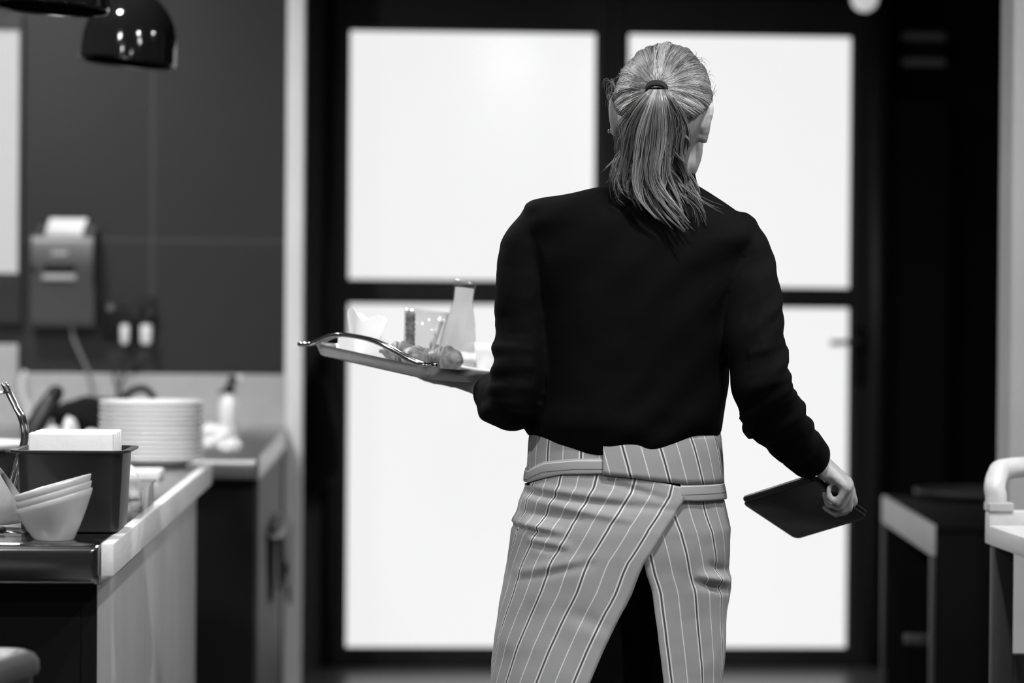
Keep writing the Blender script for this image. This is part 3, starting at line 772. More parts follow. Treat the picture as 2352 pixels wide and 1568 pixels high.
cable([P(56, 855, yc-0.02), P(50, 875, yc-0.02), P(52, 905, yc-0.02), P(62, 935, yc-0.02), P(66, 975, yc-0.02)], 0.008, M['white_plastic'], 'white cable loop at the left end of the splashback')

# black coat hanging by the post
c = P(742, 850, 8.5)
ba = thing('hanging_bag', 'black cloth bag hanging on the wall between the post and the door', 'bag', (c.x, 8.5, c.z))
b = nb(); rs = []
for i in range(17):
    t = i/16; py = 868 + (1142-868)*t
    xl_ = 704 - 14*min(1, t*4) + 6*math.sin(t*5); xr_ = 752 + 34*min(1, t*2) - (20*max(0, t-.8)/.2)
    p0, p1 = P(xl_, py, 8.5), P(xr_, py + (-30 if t > 0.7 else 0)*(t-0.7)/0.3, 8.5)
    cx_, hw = (p0.x+p1.x)/2, (p1.x-p0.x)/2
    dp = 0.025 + 0.055*math.sin(min(1, t*1.2)*PI*0.6)
    rs.append([Vector((cx_ + hw*math.cos(2*PI*k/28)*(1+0.05*math.sin(5*2*PI*k/28+t*3)), 8.56 - dp*0.5 + dp*math.sin(2*PI*k/28), p0.z + (p1.z-p0.z)*(0.5+0.5*math.cos(2*PI*k/28)))) for k in range(28)])
rings(b, rs); obj('bag_body', b, M['black_cloth'], ba, smooth=True)
b = nb(); tube(b, catmull([P(722, 872, 8.54), P(728, 840, 8.6), P(738, 822, 8.66), P(750, 842, 8.6), P(748, 872, 8.54)], 5), 0.008, 8); obj('strap', b, M['black_cloth'], ba, smooth=True)
b = nb(); hk = P(738, 822, 8.68); tube(b, [(hk.x, YD-0.02, hk.z), (hk.x, 8.655, hk.z+0.0), (hk.x, 8.64, hk.z+0.015)], 0.006, 8); tag(obj('coat_hook', b, M['black'], smooth=True), 'small dark hook holding the black bag', 'hook')

# ================================================================== RIGHT SIDE FURNITURE
# dark high table with a pale left side
ZTB = 0.75
A0, A1 = PZ(2033, 1137, ZTB), PZ(2148, 1205, ZTB)
dirv = (A0-A1); L = dirv.length; ex = dirv.normalized()       # along the left side, going away
ey = Vector((ex.y, -ex.x, 0))                                  # to the right
rotT = Matrix((ey, ex, Vector((0, 0, 1)))).transposed()
tb = thing('high_table', 'black high table with pale grey left side rail by the dark wall', 'table', (A1.x, A1.y, 0), None, rotT)
tb_m = tb.matrix_world.copy()
def tbox(name, m, *a, bev=0.003):
    b = nb(); box(b, *a, bev); 
    for v in b.verts: v.co = tb_m @ v.co
    return obj(name, b, m, tb, sharp=40)
tw = 0.9
tbox('table_top', M['table_black'], 0.0035, tw, 0.0, L, ZTB-0.02, ZTB)
tbox('side_rail', M['table_side'], -0.010, 0.003, 0.0, L, ZTB-0.078, ZTB)
tbox('front_panel', M['table_black'], 0.004, tw, 0.004, 0.020, 0.10, ZTB-0.021)
for yy in (0.0, L-0.032):
    tbox('leg', mat('table_leg', 0.03, 0.5), -0.009, 0.002, yy, yy+0.030, 0.0, ZTB-0.079)
    tbox('leg', M['table_black'], tw-0.03, tw, yy+0.021, yy+0.05, 0.0, ZTB-0.021)
tbox('stretcher', mat('table_stretcher', 0.035, 0.5), -0.004, tw-0.03, L*0.50, L*0.50+0.03, 0.385, 0.412)
tbox('back_panel', M['table_black'], 0.004, tw, L-0.05, L-0.033, 0.1, ZTB-0.021)
# black round tray on it
c = PZ(2262, 1134, ZTB+0.01)
b = nb(); lathe(b, [(0, 0), (0.18, 0), (0.198, 0.010), (0.202, 0.022), (0.198, 0.022), (0.178, 0.004), (0, 0.004)], 56, (c.x, c.y, ZTB+0.0005))
tag(obj('round_tray', b, mat('black_tray', 0.035, 0.5), smooth=True), 'round black serving tray lying on the dark high table', 'tray')

# pale wooden high chair at the right edge
ZS = 0.877
C0 = PZ(2266, 1206, ZS); YC0 = C0.y; XS = C0.x + 0.003
ch = thing('wooden_armchair', 'tall pale wooden chair with bent armrest cut off by the right edge', 'chair', (XS+0.24, YC0-0.22, 0))
sw = 0.48; sd = 0.44
b = nb(); box(b, XS, XS+sw, YC0-sd, YC0, ZS-0.036, ZS, 0.004); obj('seat', b, M['wood_light'], ch, sharp=40)
b = nb(); box(b, XS+0.001, XS+sw-0.001, YC0, YC0+0.03, ZS-0.036, P(2300, 1173, YC0).z, 0.004); obj('rear_rail', b, M['wood_light'], ch, sharp=40)
zr = P(2300, 1172, YC0).z
b = nb()
xa = P(2292, 1160, YC0).x
armp = [Vector((xa, YC0+0.015, zr+0.000)), Vector((xa, YC0+0.015, zr+0.025)), Vector((P(2291, 1120, YC0).x, YC0+0.02, P(2291, 1120, YC0).z)), Vector((P(2306, 1094, YC0).x, YC0+0.045, P(2306, 1094, YC0).z)),
        Vector((P(2335, 1082, YC0).x, YC0+0.075, P(2335, 1082, YC0).z)), Vector((P(2335, 1082, YC0).x+0.10, YC0+0.12, P(2335, 1081, YC0).z)), Vector((XS+sw-0.08, YC0+0.06, P(2335, 1085, YC0).z)), Vector((XS+sw-0.03, YC0+0.015, zr+0.03)), Vector((XS+sw-0.03, YC0+0.015, zr))]
tube(b, catmull(armp, 7), 0.0195, 20, up=(1, 0, 0), flat=1.0); obj('bent_armrest', b, M['wood_light'], ch, sharp=60)
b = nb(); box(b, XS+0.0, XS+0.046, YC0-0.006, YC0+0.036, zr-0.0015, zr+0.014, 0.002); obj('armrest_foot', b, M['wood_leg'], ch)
for x in (XS+0.002, XS+sw-0.040):
    for y in (YC0-0.04, YC0-sd+0.004):
        b = nb(); box(b, x, x+0.036, y, y+0.036, 0, ZS-0.0365, 0.003)
        obj('leg', b, M['chair_dark'], ch, sharp=40)
for y in (YC0-0.034, YC0-sd+0.012):
    b = nb(); box(b, XS+0.038, XS+sw-0.040, y, y+0.024, 0.56, 0.645, 0.003); obj('stretcher', b, M['chair_dark'], ch)

# steel-lidded bin at the lower left
zl = 0.80; c = PZ(118, 1487, zl); rotb = Matrix.Rotation(R(-15), 3, 'Z')
c = c - rotb @ Vector((0.13, 0.13, 0))
bi = thing('lidded_bin', 'dark bin with rounded steel lid at the bottom left corner', 'bin', (c.x, c.y, 0), None, rotb)
bm_ = bi.matrix_world.copy()
b = nb(); rs = [[bm_ @ p for p in rrect(0.25, 0.25, 0.045, z, 6, i_)] for i_, z in ((0.02, 0.0), (0.015, 0.004), (0.004, zl-0.035), (0.004, zl-0.03))]
rings(b, rs); obj('bin_body', b, M['dark_plastic'], bi, sharp=50)
b = nb(); rs = [[bm_ @ p for p in rrect(0.26, 0.26, 0.05, z, 8, i_)] for i_, z in ((0.002, zl-0.0295), (0.0, zl-0.026), (0.001, zl-0.012), (0.006, zl-0.004), (0.016, zl), (0.026, zl-0.001), (0.034, zl-0.007), (0.06, zl-0.008))]
rings(b, rs); obj('lid', b, mat('bin_lid_steel', 0.035, 0.42, 0.0, var=0.2, scale=9), bi, sharp=60)

# ================================================================== THE TRAY
N_ = P(972, 842, 4.06); L_ = P(716, 786, 4.33); E_ = P(1130, 852, 4.15)
e1 = (L_ - N_).normalized(); e2 = (E_ - N_); e2 = (e2 - e1*e2.dot(e1)).normalized()
nz = e2.cross(e1).normalized()
if nz.z < 0: nz = -nz
rotY = Matrix((e2, e1, nz)).transposed()
TWD, TDP = 0.46, (L_ - N_).length + 0.02
RIM = 0.022
TC = N_ + e2*(TWD/2) + e1*((L_-N_).length/2) - nz*RIM      # centre of the tray's underside
tray = thing('serving_tray', 'steel serving tray with wire handle carried on the left hand', 'tray', TC, None, rotY)
TM = tray.matrix_world.copy()
def tput(bm, mtx=TM):
    for v in bm.verts: v.co = mtx @ v.co
    return bm
b = nb(); rs = []
for ins, z in ((0.05, 0.0), (0.016, 0.0), (0.010, 0.003), (0.0005, RIM-0.002), (0.0, RIM), (0.003, RIM), (0.012, 0.006), (0.017, 0.003), (0.05, 0.003)):
    rs.append(rrect(TWD, TDP, 0.035, z, 8, ins))
rings(b, rs); obj('tray_body', tput(b), M['tray_steel'], tray, sharp=40)
TN = (TM.to_3x3() @ Vector((0, 0, 1))).normalized()
TO = TM @ Vector((0, 0, 0.0035))
def T(px, py):                       # where that place of the photo lies on the tray's floor
    d = ray(px, py); t = (TO - CAMP).dot(TN) / d.dot(TN); return CAMP + d*t
TI = TM.inverted()
def proj(p):
    q = CR.transposed() @ (p - CAMP); return 1176 + q.x/-q.z*FPX, 784 - q.y/-q.z*FPX
def TY(px, ly):                      # on the tray floor, ly from the tray's long middle line, in the column px
    lo, hi = -0.22, 0.22
    for _ in range(40):
        m_ = (lo+hi)/2
        if proj(TM @ Vector((m_, ly, 0.0043)))[0] < px: lo = m_
        else: hi = m_
    return TM @ Vector(((lo+hi)/2, ly, 0.0043))
# wire handle along the near-left short side
def hp(px, py, t): return P(px, py, 4.04 + (4.33-4.04)*t)
hpts = [hp(1000, 838, 0.0), hp(972, 838, 0.0), hp(940, 826, 0.10), hp(905, 806, 0.22), hp(872, 789, 0.34), hp(835, 776, 0.48), hp(790, 769, 0.62), hp(755, 772, 0.76), hp(728, 784, 0.88), hp(712, 790, 0.96), hp(688, 790, 1.0)]
b = nb(); tube(b, catmull(hpts, 5), 0.0042, 12, dome=True)
h2 = [p + Vector((0.010, 0.012, -0.001)) for p in hpts[1:9]]
tube(b, catmull(h2, 5), 0.0030, 10, dome=True)
obj('wire_handle', b, M['chrome'], tray, smooth=True)
b = nb(); q = hp(985, 838, 0.0); ellipsoid(b, q, (0.010, 0.008, 0.004)); obj('handle_bracket', b, M['chrome'], tray, smooth=True)
def on_tray(p, rz=0.0):
    """matrix that stands a thing upright on the tray floor at world point p"""
    m = rotY @ Matrix.Rotation(rz, 3, 'Z')
    return Matrix.Translation(p + TN*0.0006) @ m.to_4x4()
# white paper sheet on the tray floor
b = nb(); rs = [rrect(TWD-0.06, TDP-0.06, 0.01, z, 3) for z in (0.0033, 0.0042)]
rings(b, rs); tag(obj('tray_liner', tput(b), M['paper'], sharp=40), 'white paper liner covering the floor of the tray', 'liner')
# carafe of milky drink
cb_ = TY(1045, 0.045); cm = on_tray(cb_)
ca = thing('carafe', 'white-filled carafe with curved pouring lip on the tray', 'carafe', (0, 0, 0)); ca.matrix_world = cm
s_ = 4.2/5553
kz = (proj(cb_)[1] - 640)/190.0
prof = [(0.0, 0.0), (46*s_, 0.0), (49*s_, 4*s_), (48*s_, 22*s_), (43*s_, 60*s_), (35*s_, 105*s_), (27.5*s_, 133*s_), (24.5*s_, 150*s_), (25.5*s_, 172*s_), (27.5*s_, 190*s_)]
prof = [(r, z*kz) for r, z in prof]
b = nb(); n = 40; rs = []
def lip(k):
    a = 2*PI*k/n; return 7*s_*(math.cos(2*a))*1.0
for r, z in prof[1:]:
    rs.append([Vector((r*math.cos(2*PI*k/n), r*math.sin(2*PI*k/n), z + (lip(k)*max(0, (z/kz-150*s_)/(40*s_)) if z > 150*s_*kz else 0))) for k in range(n)])
rs2 = [[Vector((p.x*0.93, p.y*0.93, p.z)) for p in r] for r in rs[::-1]]
rs2 = rs2[:-1] + [[Vector((p.x*0.9, p.y*0.9, 4*s_)) for p in rs[0]]]
rings(b, rs+rs2)
mw = cm.copy()
obj('glass_body', tput(b, mw), M['glass'], ca, smooth=True)
b = nb(); lathe(b, [(0.0, 4.6*s_)] + [(r*0.90, max(z, 4.6*s_)) for r, z in prof[1:8]] + [(24.5*s_*0.92, 178*s_*kz), (0, 178*s_*kz)], 40); obj('drink', tput(b, mw), M['juice'], ca, smooth=True)
# tall glass box of bread sticks
gb_ = TY(966, 0.118); gm = on_tray(gb_, R(-36)); gk = (proj(gb_)[1]-706)/ (0.080/(4.2/5553))
gt = thing('glass_tumbler', 'clear flared glass holding a bread stick on the tray', 'glass', (0, 0, 0)); gt.matrix_world = gm
b = nb(); rs = []
for r, z in ((0.030, 0.0), (0.033, 0.002), (0.0365, 0.035), (0.0415, 0.080), (0.0400, 0.080), (0.0345, 0.035), (0.030, 0.006), (0.02, 0.006)):
    rs.append([Vector((r*math.cos(2*PI*k/36), r*math.sin(2*PI*k/36), z*gk)) for k in range(36)])
rings(b, rs); obj('glass_body', tput(b, gm), M['clear_plastic'], gt, smooth=True)
def stick(p0, p1, r, label, m=M['bread']):
    b = nb(); pts = [Vector(p0).lerp(Vector(p1), i/24) for i in range(25)]
    tube(b, pts, [r*(1+0.10*math.sin(i*2.1)+random.uniform(-.06, .06)) for i in range(25)], 14, dome=True)
    return tag(obj('bread_stick', tput(b, gm), m, smooth=True), label, 'bread stick', 'bread sticks in the glass')
stick((-0.020, -0.006, 0.0085), (-0.0285, -0.008, 0.070*gk), 0.0085, 'dark seeded bread stick leaning at the left side of the glass')
stick((0.012, 0.004, 0.0085), (0.027, 0.010, 0.062*gk), 0.0055, 'thin pale bread stick leaning at the right side of the glass', mat('pale_bread', 0.55, 0.6, var=0.3, scale=80))
# croissants
def croissant(name, label, p, rz, length, rad, curve=0.9):
    b = nb(); n = 44; pts = []; rads = []
    for i in range(n):
        t = i/(n-1)*2-1; a = t*curve
        R0 = length/(2*curve)
        pts.append(Vector((R0*math.sin(a), R0*(math.cos(a)-1)+R0*0.15, rad*0.80)))
        env = max(0.16, (1-abs(t)**1.7)); seg = 0.82 + 0.18*abs(math.sin((t+0.13)*PI*2.6))
        rads.append(rad*env*seg)
    tube(b, pts, rads, 20, flat=0.82, dome=False)
    m = on_tray(p, rz)
    for v in b.verts: v.co.z = max(v.co.z, 0.0)
    return tag(obj(name, tput(b, m), M['crust'], smooth=True), label, 'croissant', 'croissants on the tray')
croissant('croissant', 'small croissant farthest left, just behind the wire handle', TY(916, 0.0), R(-50), 0.078, 0.028)
croissant('croissant', 'small croissant showing its dark rolled end, second from left', TY(958, -0.055), R(10), 0.070, 0.0265)
croissant('croissant', 'small croissant at the back of the row, touching the glass', TY(992, 0.008), R(-50), 0.070, 0.0265)
croissant('croissant', 'small ridged croissant nearest the carafe, rightmost of the croissants', TY(1017, -0.062), R(-60), 0.078, 0.0295)
# square dish lined with an angular folded napkin, herbs in it
m = on_tray(TY(832, 0.118))
bo = thing('napkin_dish', 'small white square dish lined with an angular folded napkin, under the wire handle', 'dish', (0, 0, 0)); bo.matrix_world = m
b = nb(); rs = [rrect(0.080, 0.062, 0.008, z, 4, i_) for i_, z in ((0.006, 0.0), (0.002, 0.002), (0.0, 0.036), (0.003, 0.036), (0.006, 0.006), (0.012, 0.005))]
rings(b, rs); obj('dish_body', tput(b, m), M['thin_paper'], bo, sharp=50)
b = nb(); n = 40
hs = [0.060 + 0.010*noise.noise(Vector((k*0.35, 2.2, 0))) + 0.012*abs(((k/5.0) % 2) - 1) + (0.010 if 14 < k < 26 else 0) for k in range(n)]
rs = []
for i, (r, f) in enumerate(((0.72, 0.10), (0.86, 0.5), (1.0, 0.8), (1.10, 1.0), (1.07, 1.0), (0.97, 0.8), (0.83, 0.5), (0.70, 0.12))):
    rs.append([Vector((0.0345*r*math.copysign(abs(math.cos(2*PI*k/n))**0.8, math.cos(2*PI*k/n)), 0.0255*r*math.copysign(abs(math.sin(2*PI*k/n))**0.8, math.sin(2*PI*k/n)), 0.006 + hs[k]*f*(1+0.0*k))) for k in range(n)])
rings(b, rs, cap=False)
obj('paper_wrap', tput(b, m), M['thin_paper'], bo, sharp=35)
b = nb()
for k in range(30):
    x, y = random.uniform(.002, .026), random.uniform(-.012, .010)
    tube(b, [(x*.8, y*.8, 0.0065), (x, y, 0.03), (x*1.15, y*1.3, 0.048+random.uniform(-.010, .006))], [0.0018, 0.0014, 0.0005], 5)
tag(obj('herb_bunch', tput(b, m), M['herb'], smooth=True), 'little bunch of upright herbs in the napkin-lined dish', 'herbs')
# plate and cup at the right of the tray
m = on_tray(TY(1118, -0.02))
b = nb(); lathe(b, [(0, 0.001), (0.035, 0.001), (0.038, 0.003), (0.062, 0.008), (0.063, 0.010), (0.060, 0.0105), (0.037, 0.006), (0, 0.005)], 40); tag(obj('saucer', tput(b, m), M['porcelain'], smooth=True), 'white saucer on the tray beside her left sleeve', 'saucer')
m = on_tray(TY(1118, -0.02) + TN*0.0062)
cu = thing('cup', 'white cup standing on the saucer beside her left sleeve', 'cup', (0, 0, 0)); cu.matrix_world = m
b = nb(); lathe(b, [(0, 0.0), (0.018, 0.0), (0.020, 0.002), (0.027, 0.03), (0.029, 0.046), (0.027, 0.046), (0.024, 0.03), (0.017, 0.005), (0, 0.005)], 36); obj('cup_body', tput(b, m), M['porcelain'], cu, smooth=True)
b = nb(); tube(b, catmull([(0.026, 0, 0.036), (0.040, 0, 0.036), (0.042, 0, 0.022), (0.024, 0, 0.014)], 5), 0.003, 8); obj('handle', tput(b, m), M['porcelain'], cu, smooth=True)

# ================================================================== THE WAITRESS
PY = 3.97
pxf = P(1440, 1000, PY)
person = thing('person', 'person seen from behind in dark blouse and striped apron carrying a tray', 'person', (pxf.x, PY, 0))

class Loft:
    """stack of ellipses: rows of (z, xl, xr, depth half, y centre)"""
    def __init__(s, rows):
        s.r = sorted([(P((l+r)/2, py, PY).z, P(l, py, PY).x, P(r, py, PY).x, d, y) for py, l, r, d, y in rows])
    def at(s, z):
        xl, xr, d, y = lerp_tab(s.r, z); return (xl+xr)/2, (xr-xl)/2, d, y
    def pt(s, phi, z, off=0.0, pw=0.92):
        cx, a, d, y = s.at(z); sn, cs = math.sin(phi), math.cos(phi)
        f = lambda v: math.copysign(abs(v)**pw, v)
        return Vector((cx + (a+off)*f(sn), y - (d+off)*f(cs), z))
    def find(s, px, py, off=0.0):
        """angle (on the back) and height of the surface point seen at px,py"""
        Y = PY - 0.12
        for _ in range(12):
            p = P(px, py, Y); cx, a, d, y = s.at(p.z)
            sn = max(-0.999, min(0.999, (p.x-cx)/(a+off)))
            phi = math.asin(math.copysign(abs(sn)**(1/0.92), sn)); Y = y - (d+off)*abs(math.cos(phi))**0.92
        return phi, p.z

# ---- body: one continuous surface
HC = P(1522, 266, 3.955)
HR = Matrix.Rotation(R(-17), 3, 'Z') @ Matrix.Rotation(R(5), 3, 'Y') @ Matrix.Rotation(R(-9), 3, 'X')
def hd(x, y, z): return HC + HR @ Vector((x, y, z))
bb = nb()
def hell(c, r): ellipsoid(bb, hd(*c), r, HR)
hell((0, -0.008, 0.012), (0.074, 0.094, 0.096)); hell((0, 0.036, -0.035), (0.061, 0.060, 0.080)); hell((0, 0.058, -0.092), (0.034, 0.034, 0.026))
hell((0.040, 0.026, -0.070), (0.024, 0.045, 0.028)); hell((-0.040, 0.026, -0.070), (0.024, 0.045, 0.028))
hell((0.044, 0.030, -0.048), (0.023, 0.046, 0.042)); hell((-0.044, 0.030, -0.048), (0.023, 0.046, 0.042))
hell((0, 0.083, 0.018), (0.048, 0.016, 0.012)); hell((0.038, 0.066, -0.028), (0.024, 0.024, 0.020)); hell((-0.038, 0.066, -0.028), (0.024, 0.024, 0.020))
tube(bb, [hd(0, 0.088, 0.012), hd(0, 0.104, -0.018), hd(0, 0.112, -0.036)], [0.008, 0.010, 0.012], 12, dome=True)
hell((0.010, 0.096, -0.038), (0.009, 0.010, 0.007)); hell((-0.010, 0.096, -0.038), (0.009, 0.010, 0.007))
hell((0, 0.091, -0.062), (0.022, 0.010, 0.006)); hell((0, 0.089, -0.072), (0.019, 0.010, 0.007))
for sx in (1, -1):
    ear = [(sx*0.074, -0.004, 0.016), (sx*0.080, -0.016, 0.022), (sx*0.083, -0.023, 0.008), (sx*0.080, -0.020, -0.014), (sx*0.074, -0.006, -0.036)]
    tube(bb, catmull([hd(*e) for e in ear], 4), [0.006, 0.0055, 0.0055, 0.0055, 0.0075], 10, dome=True)
    hell((sx*0.075, -0.012, -0.008), (0.005, 0.013, 0.024))
# neck
nk0, nk1 = P(1505, 480, PY+0.005), hd(0, -0.022, -0.06)
tube(bb, [nk0, nk0.lerp(nk1, 0.5), nk1], [0.060, 0.053, 0.054], 24)
# trunk
TR = [(400, 1448, 1565, .050, PY), (425, 1430, 1590, .055, PY), (445, 1380, 1625, .062, PY+.0), (470, 1262, 1672, .075, PY), (500, 1236, 1705, .090, PY), (540, 1232, 1712, .100, PY), (620, 1238, 1695, .112, PY),
      (720, 1245, 1668, .112, PY), (850, 1255, 1650, .105, PY), (950, 1252, 1628, .105, PY), (1060, 1240, 1628, .105, PY), (1150, 1222, 1640, .115, PY), (1220, 1210, 1650, .118, PY), (1290, 1215, 1640, .11, PY)]
tr = Loft(TR)
def loft_mesh(bm, lf, zs, n=48, off=0.0, fn=None):
    rs = []
    for z in zs:
        row = [lf.pt(2*PI*k/n, z, off) for k in range(n)]
        if fn: row = [fn(p) for p in row]
        rs.append(row)
    rings(bm, rs)
z0, z1 = tr.r[0][0], tr.r[-1][0]
loft_mesh(bb, tr, [z0+(z1-z0)*i/30 for i in range(31)])
# arms
LS, LE, LW = P(1228, 512, PY), P(1180, 908, PY-0.035), P(1110, 889, 4.165)
RS, RE, RW = P(1712, 566, PY), P(1752, 893, PY-0.10), P(1874, 1052, 4.015)
for a, c, d in ((LS, LE, LW), (RS, RE, RW)):
    tube(bb, [a.lerp(c, .07), a.lerp(c, .5), c], [0.034, 0.033, 0.030], 18, dome=True); tube(bb, [c, c.lerp(d, .35), c.lerp(d, .8), d], [0.030, 0.030, 0.025, 0.0225], 18, dome=True)
# legs
for px, y, fx, fy in ((1335, PY-0.01, 1330, PY-0.10), (1548, PY+0.02, 1545, PY+0.16)):
    h0 = P(px, 1230, PY); k_ = Vector((P(px, 1600, PY).x, (y+fy)/2+0.03, 0.50)); an = Vector((P(fx, 1600, PY).x, fy, 0.085))
    tube(bb, [h0, h0.lerp(k_, .5), k_, k_.lerp(an, .35), an], [0.090, 0.078, 0.060, 0.055, 0.036], 20, dome=True)
    tube(bb, [an + Vector((0, -0.03, -0.03)), an + Vector((0, 0.06, -0.045)), an + Vector((0, 0.15, -0.06))], [0.034, 0.034, 0.022], 14, dome=True)
# hands
def hand(w, d, n, s, sc, prox, curls, thumb, spread=0.10):
    """w wrist, d towards the knuckles, n out of the back of the hand, s towards the thumb; curls: bend of the three joints of each finger in degrees"""
    d = d.normalized(); s = (s - d*s.dot(d)).normalized(); n = (n - d*n.dot(d)); n = (n - s*n.dot(s)).normalized()
    pl = 0.082*sc
    # palm
    rs = []
    for t, wd, th in ((-0.12, 0.0235, 0.019), (0.1, 0.027, 0.018), (0.45, 0.036, 0.0155), (0.8, 0.040, 0.0135), (1.0, 0.039, 0.0110), (1.08, 0.034, 0.008)):
        c = w + d*pl*t
        rs.append([c + s*(wd*sc*math.cos(2*PI*k/20)) + n*(th*sc*math.sin(2*PI*k/20)) for k in range(20)])
    rings(bb, rs)
    ellipsoid(bb, w + d*pl*0.42 + s*0.020*sc - n*0.008*sc, (0.017*sc, 0.017*sc, 0.017*sc)); ellipsoid(bb, w + d*pl*0.35 - s*0.022*sc - n*0.006*sc, (0.016*sc, 0.016*sc, 0.016*sc))
    for i in range(4):
        o = (1.5-i)
        base = w + d*pl*(0.97 - 0.03*abs(o-0.5)) + s*(0.0195*sc*o) + n*0.001
        lens = ((0.044, 0.026, 0.021), (0.049, 0.030, 0.022), (0.045, 0.028, 0.022), (0.036, 0.021, 0.019))[i]
        dirv = (d + s*spread*o).normalized(); ax = s
        p = base - dirv*0.012*sc; pts = [p, base]; rad = [0.0092*sc, 0.0098*sc]
        ang = 0
        for j in range(3):
            ang += R(curls[i][j])
            v = dirv*math.cos(ang) - n*math.sin(ang)
            base = base + v*lens[j]*sc; pts.append(base); rad.append((0.0086, 0.0076, 0.0062)[j]*sc)
            if j == 0: rad[-2] = 0.0102*sc
        if i == 3: rad = [r*0.9 for r in rad]
        sm = []
        rr = []
        for k in range(len(pts)-1):
            for q in range(4):
                t = q/4; sm.append(pts[k].lerp(pts[k+1], t)); rr.append(rad[k]+(rad[k+1]-rad[k])*t)
        sm.append(pts[-1]); rr.append(rad[-1])
        tube(bb, sm, rr, 12, dome=True)
    tp = [w + d*pl*0.22 + s*0.018*sc - n*0.004*sc]
    for v, l in thumb: tp.append(tp[-1] + (d*v[0] + s*v[1] + n*v[2]).normalized()*l*sc)
    sm = []; rr = []; rd = [0.013, 0.0125, 0.0108, 0.0080]
    for k in range(len(tp)-1):
        for q in range(4): sm.append(tp[k].lerp(tp[k+1], q/4)); rr.append((rd[k]+(rd[k+1]-rd[k])*q/4)*sc)
    sm.append(tp[-1]); rr.append(rd[-1]*sc); tube(bb, sm, rr, 12, dome=True)
ellipsoid(bb, RW + Vector((0.030, 0.012, -0.046)), (0.017, 0.022, 0.017))
# right hand: little-finger side to the camera, closed over the folder edge
rdv = Vector((0.76, -0.10, -0.64)); rn = Vector((0.66, -0.25, 0.70)); rsv = rn.cross(rdv)
hand(RW, rdv, rn, rsv, 0.88, None, ((34, 58, 34), (48, 76, 46), (62, 92, 58), (72, 98, 60)), (((0.35, 0.8, -0.5), 0.040), ((0.75, 0.15, -0.65), 0.032), ((0.8, -0.1, -0.6), 0.026)))
# left hand: palm up under the tray
ld = (P(1030, 868, 4.27) - LW); ld = ld - TN*ld.dot(TN)*0.3; ln = -TN; lsv = ld.normalized().cross(ln)
hand(LW, ld, ln, lsv, 0.92, None, ((-4, 6, 4), (-4, 6, 4), (-4, 6, 4), (-4, 8, 6)), (((0.5, 0.85, 0.0), 0.040), ((0.7, 0.7, -0.1), 0.030), ((0.8, 0.6, -0.1), 0.026)), 0.16)
BM_ = remesh('body', bb, 0.0040, 5, 0.5)
body = link('body', BM_, M['skin'], person, smooth=True)
for sx in (1, -1):
    b = nb(); ellipsoid(b, hd(sx*0.030, 0.080, 0.002), (0.0125, 0.0125, 0.0105), HR); ey_ = obj('eye', b, M['eye'], person, smooth=True)
    b = nb(); ellipsoid(b, hd(sx*0.030, 0.0895, 0.001), (0.0055, 0.0035, 0.0055), HR); obj('iris', b, M['dark_plastic'], ey_, smooth=True)
    b = nb(); tube(b, [hd(sx*0.014, 0.094, 0.020), hd(sx*0.030, 0.092, 0.026), hd(sx*0.046, 0.078, 0.021)], [0.002, 0.003, 0.0015], 8); obj('eyebrow', b, M['hair_cap'], person, smooth=True)
b = nb(); ellipsoid(b, hd(-0.083, -0.010, -0.034), (0.004, 0.004, 0.004), u=12, v=8); obj('earring', b, M['chrome'], person, smooth=True)

# ---- trousers and shoes
b = nb()
lf = Loft([(1000, 1230, 1640, .112, PY), (1150, 1225, 1632, .116, PY), (1220, 1215, 1640, .118, PY), (1300, 1220, 1632, .112, PY)])
zz0, zz1 = lf.r[0][0], lf.r[-1][0]
loft_mesh(b, lf, [zz0+(zz1-zz0)*i/12 for i in range(13)])
for px, y, fx, fy in ((1335, PY-0.01, 1330, PY-0.10), (1532, PY+0.02, 1545, PY+0.16)):
    h0 = P(px, 1235, PY); k_ = Vector((P(px, 1600, PY).x, (y+fy)/2+0.03, 0.50)); an = Vector((P(fx, 1600, PY).x, fy, 0.075))
    tube(b, [h0, h0.lerp(k_, .5), k_, k_.lerp(an, .5), an], [0.088, 0.082, 0.070, 0.066, 0.060], 24)
me = remesh('trousers', b, 0.007, 4); link('trousers', me, M['trousers'], person, smooth=True)
for fx, fy in ((1330, PY-0.10), (1545, PY+0.16)):
    x = P(fx, 1600, PY).x
    b = nb(); rs = []
    for t, w_, h_ in ((-0.075, 0.012, 0.030), (-0.068, 0.028, 0.050), (-0.03, 0.035, 0.074), (0.03, 0.037, 0.078), (0.08, 0.042, 0.062), (0.13, 0.046, 0.048), (0.165, 0.036, 0.036), (0.182, 0.014, 0.022)):
        rs.append([Vector((x + w_*math.cos(2*PI*k/20), fy + t, max(0.001, h_*0.5 + h_*0.5*math.sin(2*PI*k/20)*(1.0)))) for k in range(20)])
    rings(b, rs); obj('shoe', b, M['shoe'], person, smooth=True)

